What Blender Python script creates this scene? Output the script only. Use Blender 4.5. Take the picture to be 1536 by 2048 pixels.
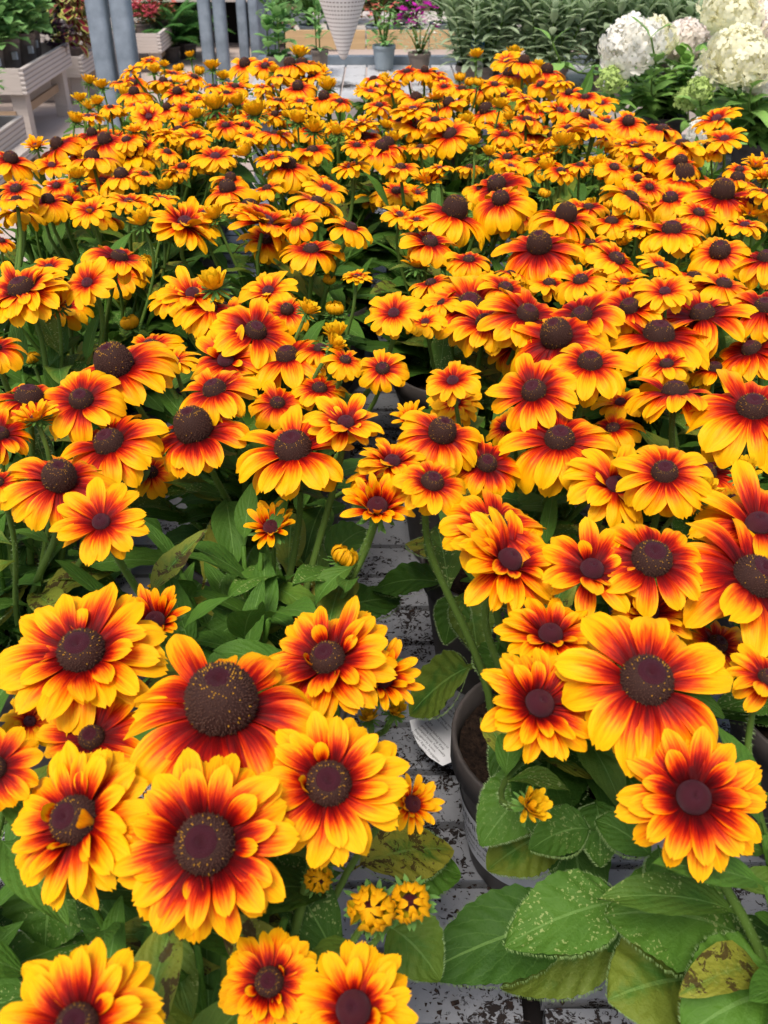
import bpy, math, random
import numpy as np
from mathutils import Vector, Matrix
R = math.radians
SC = bpy.context.scene
for o in list(bpy.data.objects): bpy.data.objects.remove(o)

# ------------------------------------------------------------------ camera
TH = R(34.5); FPX = 1900.0; CAMH = 1.55
cd = bpy.data.cameras.new('camera'); cam = bpy.data.objects.new('camera', cd)
SC.collection.objects.link(cam); SC.camera = cam
cam.location = (0, 0, CAMH); cam.rotation_euler = (math.pi/2 - TH, 0, 0)
cd.sensor_fit = 'VERTICAL'; cd.sensor_height = 36; cd.lens = FPX/2048*36
cd.clip_start = .02; cd.clip_end = 400
cd.dof.use_dof = True; cd.dof.focus_distance = .88; cd.dof.aperture_fstop = 17

# ------------------------------------------------------------------ world, sun
w = bpy.data.worlds.new('World'); SC.world = w; w.use_nodes = True
nt = w.node_tree; nt.nodes.clear()
sky = nt.nodes.new('ShaderNodeTexSky'); sky.sky_type = 'NISHITA'; sky.sun_disc = False
SUN_EL, SUN_AZ = 64, 200
sky.sun_elevation = R(SUN_EL); sky.sun_rotation = R(SUN_AZ); sky.dust_density = 4; sky.air_density = 1
bg = nt.nodes.new('ShaderNodeBackground'); bg.inputs[1].default_value = .125
wo = nt.nodes.new('ShaderNodeOutputWorld')
nt.links.new(sky.outputs[0], bg.inputs[0]); nt.links.new(bg.outputs[0], wo.inputs[0])
sd = bpy.data.lights.new('sun', 'SUN'); sd.energy = 2.0; sd.angle = R(22); sd.color = (1, .95, .88)
so = bpy.data.objects.new('sun', sd); SC.collection.objects.link(so)
# light comes from azimuth SUN_AZ measured clockwise from +Y
az = R(SUN_AZ); el = R(SUN_EL)
sdir = Vector((math.sin(az)*math.cos(el), math.cos(az)*math.cos(el), math.sin(el)))
so.rotation_euler = sdir.to_track_quat('Z', 'Y').to_euler(); so.location = (0, 0, 6)
SC.view_settings.view_transform = 'Standard'; SC.view_settings.look = 'None'
SC.view_settings.exposure = .60; SC.view_settings.gamma = 1

rnd = random.Random(7)
def RU(a, b): return rnd.uniform(a, b)
def RG(m, s, lo=None, hi=None):
    v = rnd.gauss(m, s)
    if lo is not None: v = max(lo, v)
    if hi is not None: v = min(hi, v)
    return v

# ------------------------------------------------------------------ pixel -> point helpers
def ray(px, py):
    x = (px-768)/FPX; y = -(py-1024)/FPX
    return Vector((x, math.cos(TH)+y*math.sin(TH), -math.sin(TH)+y*math.cos(TH)))
def at_h(px, py, h):
    d = ray(px, py); t = (CAMH-h)/(-d.z); return Vector((0, 0, CAMH)) + d*t
def at_y(px, py, Y):
    d = ray(px, py); return Vector((0, 0, CAMH)) + d*(Y/d.y)
def depth(p): return p.y*math.cos(TH)+(CAMH-p.z)*math.sin(TH)

# ------------------------------------------------------------------ materials
def NT(m):
    m.use_nodes = True; t = m.node_tree; t.nodes.clear(); return t
class G:
    def __init__(s, name):
        s.m = bpy.data.materials.new(name); s.t = NT(s.m)
        s.out = s.n('OutputMaterial')
    def n(s, typ, **kw):
        nd = s.t.nodes.new('ShaderNode'+typ)
        for k, v in kw.items(): setattr(nd, k, v)
        return nd
    def l(s, a, b): s.t.links.new(a, b)
    def val(s, sock, v):
        if hasattr(v, 'is_output') or isinstance(v, bpy.types.NodeSocket): s.l(v, sock)
        else: sock.default_value = v
    def math(s, op, a, b=0.0, clamp=False):
        nd = s.n('Math', operation=op); nd.use_clamp = clamp
        s.val(nd.inputs[0], a); s.val(nd.inputs[1], b); return nd.outputs[0]
    def mix(s, f, a, b, bt='MIX'):
        nd = s.n('Mix', data_type='RGBA', blend_type=bt)
        s.val(nd.inputs[0], f); s.val(nd.inputs[6], c4(a)); s.val(nd.inputs[7], c4(b)); return nd.outputs[2]
    def ramp(s, f, stops, interp='LINEAR'):
        nd = s.n('ValToRGB'); cr = nd.color_ramp; cr.interpolation = interp
        while len(cr.elements) < len(stops): cr.elements.new(.5)
        for e, (p, c) in zip(cr.elements, stops): e.position = p; e.color = c4(c)
        s.val(nd.inputs[0], f); return nd.outputs[0]
    def noise(s, vec=None, scale=5, detail=2, rough=.5, dist=0):
        nd = s.n('TexNoise'); nd.inputs['Scale'].default_value = scale
        nd.inputs['Detail'].default_value = detail; nd.inputs['Roughness'].default_value = rough
        nd.inputs['Distortion'].default_value = dist
        if vec is not None: s.l(vec, nd.inputs['Vector'])
        return nd.outputs['Fac']
    def bump(s, h, strength=.3, dist=.002):
        nd = s.n('Bump'); nd.inputs['Strength'].default_value = strength; nd.inputs['Distance'].default_value = dist
        s.l(h, nd.inputs['Height']); return nd.outputs[0]
    def pbr(s, col, rough=.6, spec=.3, bump=None, metal=0, transl=0, tcol=None):
        p = s.n('BsdfPrincipled'); s.val(p.inputs['Base Color'], c4(col)); s.val(p.inputs['Roughness'], rough)
        p.inputs['Specular IOR Level'].default_value = spec; p.inputs['Metallic'].default_value = metal
        if bump is not None: s.l(bump, p.inputs['Normal'])
        if transl:
            t = s.n('BsdfTranslucent'); s.val(t.inputs[0], c4(tcol if tcol is not None else col))
            m = s.n('MixShader'); m.inputs[0].default_value = transl
            s.l(p.outputs[0], m.inputs[1]); s.l(t.outputs[0], m.inputs[2]); s.l(m.outputs[0], s.out.inputs[0])
        else: s.l(p.outputs[0], s.out.inputs[0])
        return s.m
    def map(s, vec, scale):
        nd = s.n('Mapping'); nd.inputs['Scale'].default_value = scale; s.l(vec, nd.inputs[0]); return nd.outputs[0]
def c4(c):
    if isinstance(c, (tuple, list)) and len(c) == 3: return (*c, 1)
    return c
M = {}

def petal_mat():
    g = G('ray_petal')
    uv = g.n('UVMap', uv_map='UVMap').outputs[0]; at = g.n('Attribute', attribute_name='col')
    sep = g.n('SeparateColor'); g.l(at.outputs['Color'], sep.inputs[0])
    pr, ext, yel = sep.outputs
    sx = g.n('SeparateXYZ'); g.l(uv, sx.inputs[0]); u, v = sx.outputs[0], sx.outputs[1]
    oi = g.n('ObjectInfo').outputs['Random']
    # per petal shift of the streak pattern
    cmb = g.n('CombineXYZ'); g.l(g.math('MULTIPLY', u, 1.6), cmb.inputs[0]); g.l(g.math('MULTIPLY', v, 9), cmb.inputs[1])
    g.l(g.math('ADD', g.math('MULTIPLY', pr, 37), g.math('MULTIPLY', oi, 11)), cmb.inputs[2])
    st = g.noise(cmb.outputs[0], 1.3, 3, .6)
    av = g.math('ABSOLUTE', g.math('SUBTRACT', v, .5))
    # boundary of the red base: longer in the middle of the petal, ragged
    e = g.math('ADD', g.math('MULTIPLY', ext, .92), g.math('MULTIPLY', g.math('SUBTRACT', oi, .5), .16))
    lim = g.math('SUBTRACT', e, g.math('MULTIPLY', g.math('MULTIPLY', av, av), .75))
    lim = g.math('ADD', lim, g.math('MULTIPLY', g.math('SUBTRACT', st, .5), .6))
    f = g.math('ADD', g.math('SUBTRACT', u, lim), .5, clamp=True)
    red = g.ramp(f, [(.10, (.060, .002, .003)), (.26, (.14, .002, .002)), (.38, (.27, .003, .001)), (.48, (.50, .018, .0005)),
                     (.60, (.80, .10, .001)), (.70, (.91, .25, .001)), (.83, (.93, .41, .002)), (1, (.94, .485, .003))])
    cm2 = g.n('CombineXYZ'); g.l(g.math('MULTIPLY', u, 2.5), cm2.inputs[0]); g.l(g.math('MULTIPLY', v, 34), cm2.inputs[1]); g.l(pr, cm2.inputs[2])
    fine = g.noise(cm2.outputs[0], 1.0, 3, .6)
    red = g.mix(g.ramp(fine, [(.42, (0, 0, 0)), (.75, (.55, .55, .55))]), red, g.mix(1, red, (.93, .62, .5), 'MULTIPLY'))
    ol = g.ramp(u, [(0, (.42, .36, .015)), (.5, (.74, .52, .012)), (1, (.92, .58, .010))])
    col = g.mix(yel, red, ol)
    col = g.mix(g.math('MULTIPLY', g.math('FRACT', g.math('MULTIPLY', oi, 7.3)), .30), col, g.mix(1, col, (.93, .72, .6), 'MULTIPLY'))
    geo = g.n('NewGeometry')
    back = g.ramp(u, [(0, (.50, .26, .015)), (.5, (.80, .33, .005)), (1, (.90, .41, .005))])
    col = g.mix(g.math('MULTIPLY', geo.outputs['Backfacing'], .8), col, back)
    vein = g.n('TexWave', wave_type='BANDS', bands_direction='Y'); vein.inputs['Scale'].default_value = 2.6
    vein.inputs['Distortion'].default_value = 1.2; g.l(uv, vein.inputs['Vector'])
    
    b = g.bump(g.math('ADD', g.math('MULTIPLY', fine, 1.2), st), .45, .0009)
    M['petal'] = g.pbr(col, .45, .12, b, transl=.14)
petal_mat()

def leafmat(key, name, base, dark, rib, hairy=True, spots=True, rough=.62, transl=.22, veins=True):
    g = G(name)
    uv = g.n('UVMap', uv_map='UVMap').outputs[0]; at = g.n('Attribute', attribute_name='col')
    sep = g.n('SeparateColor'); g.l(at.outputs['Color'], sep.inputs[0]); br, spt, age = sep.outputs
    sx = g.n('SeparateXYZ'); g.l(uv, sx.inputs[0]); u, v = sx.outputs[0], sx.outputs[1]
    tc = g.n('TexCoord').outputs['Object']; oi = g.n('ObjectInfo').outputs['Random']
    av = g.math('ABSOLUTE', g.math('SUBTRACT', v, .5))
    n1 = g.noise(tc, 45, 3, .6)
    col = g.mix(g.math('MULTIPLY', g.math('ADD', g.math('MULTIPLY', n1, .9), br), .55, clamp=True), dark, base)
    bp = None
    if veins:
        # side veins run forward from the midrib
        ph = g.math('SUBTRACT', g.math('MULTIPLY', u, 6.5), g.math('MULTIPLY', av, 6))
        tri = g.math('ABSOLUTE', g.math('SUBTRACT', g.math('FRACT', g.math('ADD', ph, g.math('MULTIPLY', n1, .25))), .5))
        vl = g.math('LESS_THAN', tri, .05)
        mr = g.math('LESS_THAN', av, .018)
        col = g.mix(g.math('MULTIPLY', vl, .16), col, rib)
        col = g.mix(g.math('MULTIPLY', mr, .75), col, rib)
        n3 = g.noise(tc, 420, 2, .7)
        h = g.math('ADD', g.math('ADD', g.math('MULTIPLY', tri, .5), g.math('MULTIPLY', g.noise(tc, 110, 3, .6), 1.3)), g.math('MULTIPLY', n3, .5))
        h = g.math('SUBTRACT', h, g.math('MULTIPLY', mr, .6))
        bp = g.bump(h, .55, .0022)
    if spots:
        n2 = g.noise(tc, 430, 2, .5, .3)
        sp = g.math('MULTIPLY', g.math('GREATER_THAN', n2, .615), spt)
        sp = g.math('MULTIPLY', sp, g.math('GREATER_THAN', g.noise(tc, 35, 1, .5), .45))
        col = g.mix(g.math('MULTIPLY', sp, .75), col, (.33, .40, .13))
        n4 = g.noise(tc, 30, 4, .7, .4)
        a1 = g.math('MULTIPLY', age, g.ramp(g.math('ADD', n4, g.math('MULTIPLY', av, .5)), [(.42, (0, 0, 0)), (.62, (1, 1, 1))]))
        col = g.mix(a1, col, (.28, .27, .03))
        n5 = g.noise(tc, 70, 5, .75, .5)
        a2 = g.math('MULTIPLY', g.math('GREATER_THAN', n5, .555), g.math('GREATER_THAN', age, .45))
        col = g.mix(g.math('MULTIPLY', a2, .85), col, (.05, .022, .01))
    M[key] = g.pbr(col, rough, .22, bp, transl=transl)
leafmat('leaf', 'hairy_leaf', (.095, .215, .022), (.022, .072, .010), (.15, .28, .06))
leafmat('stem', 'green_stem', (.16, .26, .045), (.085, .16, .025), (.2, .3, .08), spots=False, veins=False)
leafmat('sepal', 'sepal', (.16, .31, .06), (.06, .16, .025), (.3, .4, .15), spots=False, veins=False)
leafmat('sage', 'grey_green_leaf', (.56, .67, .44), (.38, .50, .30), (.45, .56, .36), spots=False, rough=.7, transl=.5)
leafmat('bush', 'bright_leaf', (.32, .54, .18), (.12, .31, .08), (.3, .45, .16), spots=False, transl=.32)
leafmat('hydleaf', 'hydrangea_leaf', (.29, .50, .11), (.13, .29, .055), (.32, .45, .13), spots=False, rough=.4)
leafmat('fern', 'fern_leaf', (.09, .25, .05), (.03, .10, .02), (.1, .2, .05), spots=False, veins=False)
leafmat('purple', 'dark_purple_leaf', (.07, .022, .045), (.025, .010, .02), (.1, .04, .07), spots=False, veins=False)
leafmat('pink', 'pink_floret', (.72, .13, .16), (.55, .09, .13), (.7, .2, .2), spots=False, veins=False)
leafmat('coral', 'coral_floret', (.78, .22, .13), (.70, .12, .13), (.8, .3, .2), spots=False, veins=False)
leafmat('magenta', 'magenta_floret', (.62, .03, .45), (.48, .02, .36), (.7, .1, .5), spots=False, veins=False)
leafmat('rose', 'dusty_rose_plume', (.50, .16, .26), (.36, .09, .18), (.7, .2, .4), spots=False, veins=False)
leafmat('redleaf', 'red_tinged_leaf', (.30, .12, .05), (.10, .12, .03), (.4, .3, .1), spots=False, veins=False)
leafmat('cream', 'cream_floret', (.93, .91, .83), (.91, .88, .79), (.85, .85, .75), spots=False, veins=False, transl=.4)
leafmat('blush', 'blush_floret', (.90, .83, .75), (.87, .77, .69), (.85, .8, .75), spots=False, veins=False, transl=.25)
leafmat('limecream', 'lime_cream_floret', (.92, .90, .70), (.90, .87, .62), (.8, .85, .5), spots=False, veins=False, transl=.4)
leafmat('limebud', 'lime_green_floret', (.50, .62, .20), (.34, .48, .12), (.6, .7, .3), spots=False, veins=False, transl=.2)
def coleus():
    g = G('coleus_leaf')
    uv = g.n('UVMap', uv_map='UVMap').outputs[0]; sx = g.n('SeparateXYZ'); g.l(uv, sx.inputs[0])
    av = g.math('ABSOLUTE', g.math('SUBTRACT', sx.outputs[1], .5))
    e = g.math('ADD', g.math('MULTIPLY', av, 2), g.math('MULTIPLY', g.math('POWER', sx.outputs[0], 4), .8))
    M['coleus'] = g.pbr(g.ramp(e, [(.55, (.16, .012, .02)), (.74, (.14, .02, .02)), (.82, (.5, .42, .10)), (1, (.30, .36, .07))]), .5, .3, transl=.1)
coleus()

def simple(key, name, col, rough=.6, spec=.3, metal=0, nscale=0, ncol=None, bumps=0, ndetail=3):
    g = G(name); c = col; b = None
    tc = g.n('TexCoord').outputs['Object']
    if nscale:
        n = g.noise(tc, nscale, ndetail, .6)
        c = g.mix(g.ramp(n, [(.35, (0, 0, 0)), (.65, (1, 1, 1))]), col, ncol)
        if bumps: b = g.bump(n, bumps, .002)
    M[key] = g.pbr(c, rough, spec, b, metal)
simple('soil', 'potting_compost', (.008, .005, .004), .95, .1, 0, 220, (.030, .018, .012), 1.0)
simple('crumb', 'compost_crumb', (.014, .009, .007), .8, .3, 0, 300, (.04, .022, .015))
simple('pot', 'taupe_plastic', (.16, .125, .105), .5, .35, 0, 14, (.20, .16, .14))
simple('potdark', 'dark_taupe_plastic', (.055, .046, .042), .5, .35, 0, 30, (.085, .072, .066))
simple('potgrey', 'grey_plastic', (.25, .30, .34), .45, .35, 0, 14, (.29, .34, .38))
simple('paper', 'white_label', (.66, .66, .67), .5, .3, 0, 60, (.58, .58, .6))
simple('ink', 'black_ink', (.02, .02, .02), .6)
simple('bluelabel', 'blue_print', (.05, .2, .42), .5)
simple('printphoto', 'printed_photo', (.35, .38, .25), .4, .3, 0, 80, (.7, .66, .6))
simple('conebase', 'cone_core', (.035, .014, .010), .8, .2)
simple('plum', 'plum_disc', (.060, .008, .014), .36, .5, 0, 900, (.115, .020, .032), .8)
simple('floret', 'brown_disc_floret', (.075, .027, .012), .6, .3, 0, 250, (.035, .012, .008))
simple('pollen', 'pollen_floret', (.36, .17, .012), .7, .2)
simple('steel', 'galvanised_steel', (.13, .16, .19), .5, .5, .3, 9, (.22, .26, .30), .1, 6)
simple('darkwood', 'dark_timber', (.10, .065, .045), .8, .2, 0, 20, (.16, .11, .08))
simple('black', 'plain_black', (.012, .010, .010), .9, .1)
simple('hairs', 'leaf_hair', (.20, .30, .10), .5, .3)
simple('lemon', 'orange_marigold', (.85, .35, .02), .5)

def wood(key, name, c1, c2, axis='X', ribs=0):
    g = G(name); tc = g.n('TexCoord').outputs['Object']
    sc = {'X': (2, 40, 40), 'Y': (40, 2, 40)}[axis]
    n = g.noise(g.map(tc, sc), 1.5, 4, .6); n2 = g.noise(tc, 6, 3, .6)
    c = g.mix(n, c1, c2); c = g.mix(g.math('MULTIPLY', n2, .35), c, tuple(x*.55 for x in c1))
    h = n
    if ribs:
        wv = g.n('TexWave', wave_type='BANDS', bands_direction='Z'); wv.inputs['Scale'].default_value = ribs
        g.l(tc, wv.inputs['Vector']); h = g.math('ADD', wv.outputs['Fac'], g.math('MULTIPLY', n, .4))
        c = g.mix(g.ramp(wv.outputs['Fac'], [(0, (1, 1, 1)), (.25, (0, 0, 0))]), c, tuple(x*.45 for x in c1))
    M[key] = g.pbr(c, .8, .2, g.bump(h, .6, .006))
wood('pale', 'weathered_decking', (.50, .44, .40), (.66, .60, .56), 'Y', 11)
wood('palex', 'weathered_timber', (.46, .40, .35), (.62, .55, .50), 'X')
wood('pine', 'pine_timber', (.52, .34, .17), (.64, .44, .24), 'X')
wood('tan', 'tan_timber', (.36, .24, .15), (.46, .33, .22), 'X')

def bench_mat(key, name, base, thr, coarse=26):
    g = G(name); tc = g.n('TexCoord').outputs['Object']
    n1 = g.noise(tc, 150, 5, .65, 1.2); n2 = g.noise(tc, coarse, 2, .5); n3 = g.noise(tc, 5, 2, .5)
    s = g.math('ADD', n1, g.math('MULTIPLY', g.math('ADD', g.math('SUBTRACT', n2, .5), g.math('SUBTRACT', n3, .5)), .55))
    d = g.ramp(s, [(thr-.015, (0, 0, 0)), (thr+.03, (1, 1, 1))])
    film = g.ramp(g.noise(tc, 40, 4, .7), [(.35, (0, 0, 0)), (.7, (1, 1, 1))])
    c = g.mix(g.math('MULTIPLY', film, .35), base, tuple(x*.55 for x in base))
    c = g.mix(d, c, (.016, .010, .008))
    r = g.mix(d, (.38, .38, .38), (.85, .85, .85))
    rr = g.n('RGBToBW'); g.l(r, rr.inputs[0])
    M[key] = g.pbr(c, rr.outputs[0], .4, g.bump(g.math('ADD', g.math('MULTIPLY', n1, .2), rr.outputs[0]), .5, .004))
bench_mat('bench', 'grey_painted_slat', (.26, .265, .28), .585)
bench_mat('rearplank', 'white_painted_plank', (.56, .55, .55), .60, 9)
def floor_mat():
    g = G('concrete_floor'); tc = g.n('TexCoord').outputs['Object']
    n = g.noise(tc, 1.2, 5, .6); n2 = g.noise(tc, 60, 3, .6)
    c = g.mix(n, (.40, .32, .28), (.56, .46, .40)); c = g.mix(g.math('MULTIPLY', n2, .3), c, (.33, .27, .24))
    M['floor'] = g.pbr(c, .8, .25, g.bump(n2, .2, .004))
floor_mat()
def wicker_mat():
    g = G('woven_wicker'); uv = g.n('UVMap', uv_map='UVMap').outputs[0]; sx = g.n('SeparateXYZ'); g.l(uv, sx.inputs[0])
    cu = g.math('MULTIPLY', sx.outputs[0], 38); fu = g.math('ABSOLUTE', g.math('SUBTRACT', g.math('FRACT', cu), .5))
    fv = g.math('ABSOLUTE', g.math('SUBTRACT', g.math('FRACT', g.math('MULTIPLY', sx.outputs[1], 40)), .5))
    slot = g.math('MULTIPLY', g.math('LESS_THAN', fu, .30), g.math('LESS_THAN', fv, .13))
    M['wicker'] = g.pbr(g.mix(slot, (.86, .82, .77), (.25, .19, .15)), .6, .3, g.bump(g.math('ADD', g.math('MULTIPLY', slot, -1), g.math('MULTIPLY', fv, -.6)), .5, .002))
wicker_mat()

# ------------------------------------------------------------------ mesh builder
class MB:
    def __init__(s): s.V = []; s.F = []; s.M = []; s.UV = []; s.C = []; s.n = 0
    def verts(s, P, uv=None, col=(0, 0, 0)):
        P = np.asarray(P, float).reshape(-1, 3); k = len(P); s.V.append(P)
        s.UV.append(np.zeros((k, 2)) if uv is None else np.asarray(uv, float).reshape(-1, 2))
        s.C.append(np.tile(np.array(col, float), (k, 1))); b = s.n; s.n += k; return b
    def face(s, f, m=0): s.F.append(tuple(int(i) for i in f)); s.M.append(m)
    def grid(s, P, uv, col, m=0, wrap=False):
        a, b, _ = P.shape; o = s.verts(P, uv, col)
        for i in range(a-1):
            for j in range(b-1 + (1 if wrap else 0)):
                j2 = (j+1) % b
                s.face((o+i*b+j, o+i*b+j2, o+(i+1)*b+j2, o+(i+1)*b+j), m)
        return o
    def box(s, c, sz, m=0, rot=None):
        x, y, z = [q/2 for q in sz]
        P = np.array([(sx*x, sy*y, sz_*z) for sz_ in (-1, 1) for sy in (-1, 1) for sx in (-1, 1)])
        if rot is not None: P = P @ np.array(rot.to_3x3()).T
        o = s.verts(P + np.array(c))
        for f in ((0, 2, 3, 1), (4, 5, 7, 6), (0, 1, 5, 4), (2, 6, 7, 3), (0, 4, 6, 2), (1, 3, 7, 5)): s.face([o+i for i in f], m)
    def tube(s, pts, rad, k=6, m=0, col=(0, 0, 0), cap=True):
        pts = [Vector(p) for p in pts]; n = len(pts)
        rads = rad if isinstance(rad, (list, tuple)) else [rad]*n
        ref = Vector((.31, .9, .1)).normalized(); P = np.zeros((n, k, 3)); uv = np.zeros((n, k, 2))
        for i in range(n):
            t = (pts[min(i+1, n-1)]-pts[max(i-1, 0)]).normalized()
            a = t.cross(ref)
            if a.length < 1e-3: a = t.cross(Vector((1, 0, 0)))
            a.normalize(); b = t.cross(a)
            for j in range(k):
                q = 2*math.pi*j/k; P[i, j] = pts[i] + (a*math.cos(q)+b*math.sin(q))*rads[i]; uv[i, j] = (i/max(1, n-1), j/k)
        o = s.grid(P, uv, col, m, True)
        if cap:
            s.face([o+j for j in range(k)][::-1], m); s.face([o+(n-1)*k+j for j in range(k)], m)
    def lathe(s, c, prof, k=24, m=0, caps=False, uvs=None):
        n = len(prof); P = np.zeros((n, k, 3)); uv = np.zeros((n, k, 2)); q = np.arange(k)*2*math.pi/k
        for i, (r, z) in enumerate(prof):
            P[i, :, 0] = c[0]+r*np.cos(q); P[i, :, 1] = c[1]+r*np.sin(q); P[i, :, 2] = c[2]+z
            uv[i, :, 0] = np.arange(k)/k; uv[i, :, 1] = i/(n-1)
        o = s.grid(P, uv, (0, 0, 0), m, True)
        if caps: s.face([o+(n-1)*k+j for j in range(k)], m)
        return o
    def mesh(s, name, mats, smooth=True):
        me = bpy.data.meshes.new(name)
        V = np.concatenate(s.V) if s.V else np.zeros((0, 3))
        me.from_pydata(V.tolist(), [], s.F)
        for mm in mats: me.materials.append(M[mm])
        nl = len(me.loops); vi = np.zeros(nl, int); me.loops.foreach_get('vertex_index', vi)
        UV = np.concatenate(s.UV); C = np.concatenate(s.C)
        ul = me.uv_layers.new(name='UVMap'); ul.data.foreach_set('uv', UV[vi].ravel())
        ca = me.color_attributes.new('col', 'FLOAT_COLOR', 'POINT')
        ca.data.foreach_set('color', np.concatenate([C, np.ones((len(C), 1))], 1).ravel())
        me.polygons.foreach_set('material_index', np.array(s.M, int))
        me.polygons.foreach_set('use_smooth', np.array([smooth]*len(s.F)))
        me.update(); return me
def link(name, data, parent=None, mat=None):
    o = bpy.data.objects.new(name, data); SC.collection.objects.link(o)
    if parent is not None: o.parent = parent
    if mat is not None: o.matrix_basis = mat
    return o
def thing(name, label, cat, loc=(0, 0, 0), group=None, rz=0):
    o = link(name, None); o.location = loc; o.rotation_euler = (0, 0, rz); o.empty_display_size = .05
    o['label'] = label; o['category'] = cat
    if group: o['group'] = group
    return o
def struct(name, mb, mats, smooth=False):
    o = link(name, mb.mesh(name, mats, smooth)); o['kind'] = 'structure'; return o

# ------------------------------------------------------------------ petals
def petal(mb, ang, L, W, r0, z0, a0, a1, ext, yel, nu, nv, cup=0., notch=.06, tw=0., side=0., rng=rnd):
    """one ray petal in flower space: grows outward at azimuth ang; a0/a1 start and end elevation in degrees"""
    u = np.linspace(0, 1, nu+1); v = np.linspace(-1, 1, nv+1)
    a = np.radians(a0 + (a1-a0)*np.power(u, 1.2)); du = L/nu
    x = np.concatenate([[0], np.cumsum(np.cos((a[:-1]+a[1:])/2)*du)]); z = np.concatenate([[0], np.cumsum(np.sin((a[:-1]+a[1:])/2)*du)])
    lenv = 1 - .17*np.abs(v)**2.6 - notch*np.exp(-(v/.17)**2) - notch*.5*np.exp(-((np.abs(v)-.55)/.12)**2)
    wu = W/2*np.clip((.36 + .74*np.sin(np.pi*np.clip(u*.80+.02, 0, 1))**1.15) * (1-.56*np.clip(u-.72, 0, 1)**1.3/.28**.3*1.0), .05, 2)
    P = np.zeros((nu+1, nv+1, 3)); UV = np.zeros((nu+1, nv+1, 2))
    rip = rng.uniform(.3, 1); rp = rng.uniform(0, 6.28); twr = math.radians(tw)
    for j, vv in enumerate(v):
        ue = u*lenv[j]
        xx = np.interp(ue, u, x); zz = np.interp(ue, u, z); aa = np.interp(ue, u, a); ww = np.interp(ue, u, wu)*vv
        tws = twr*ue
        hn = cup*W*(vv*vv-.35)*np.sin(np.pi*np.clip(ue*.9+.1, 0, 1)) + .050*W*np.cos(vv*math.pi*2.0)*np.sin(np.pi*ue*.9) \
            + .06*W*rip*np.sin(ue*7+rp+vv*2.5)*ue + ww*np.sin(tws)
        ww = ww*np.cos(tws)
        P[:, j, 0] = r0 + xx - np.sin(aa)*hn
        P[:, j, 1] = ww + side*ue*ue*L
        P[:, j, 2] = z0 + zz + np.cos(aa)*hn
        UV[:, j, 0] = ue; UV[:, j, 1] = (vv+1)/2
    c, s = math.cos(ang), math.sin(ang)
    X = P[..., 0]*c - P[..., 1]*s; Y = P[..., 0]*s + P[..., 1]*c; P[..., 0] = X; P[..., 1] = Y
    mb.grid(P[:, ::-1], UV[:, ::-1], (rng.random(), ext, yel))

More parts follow.
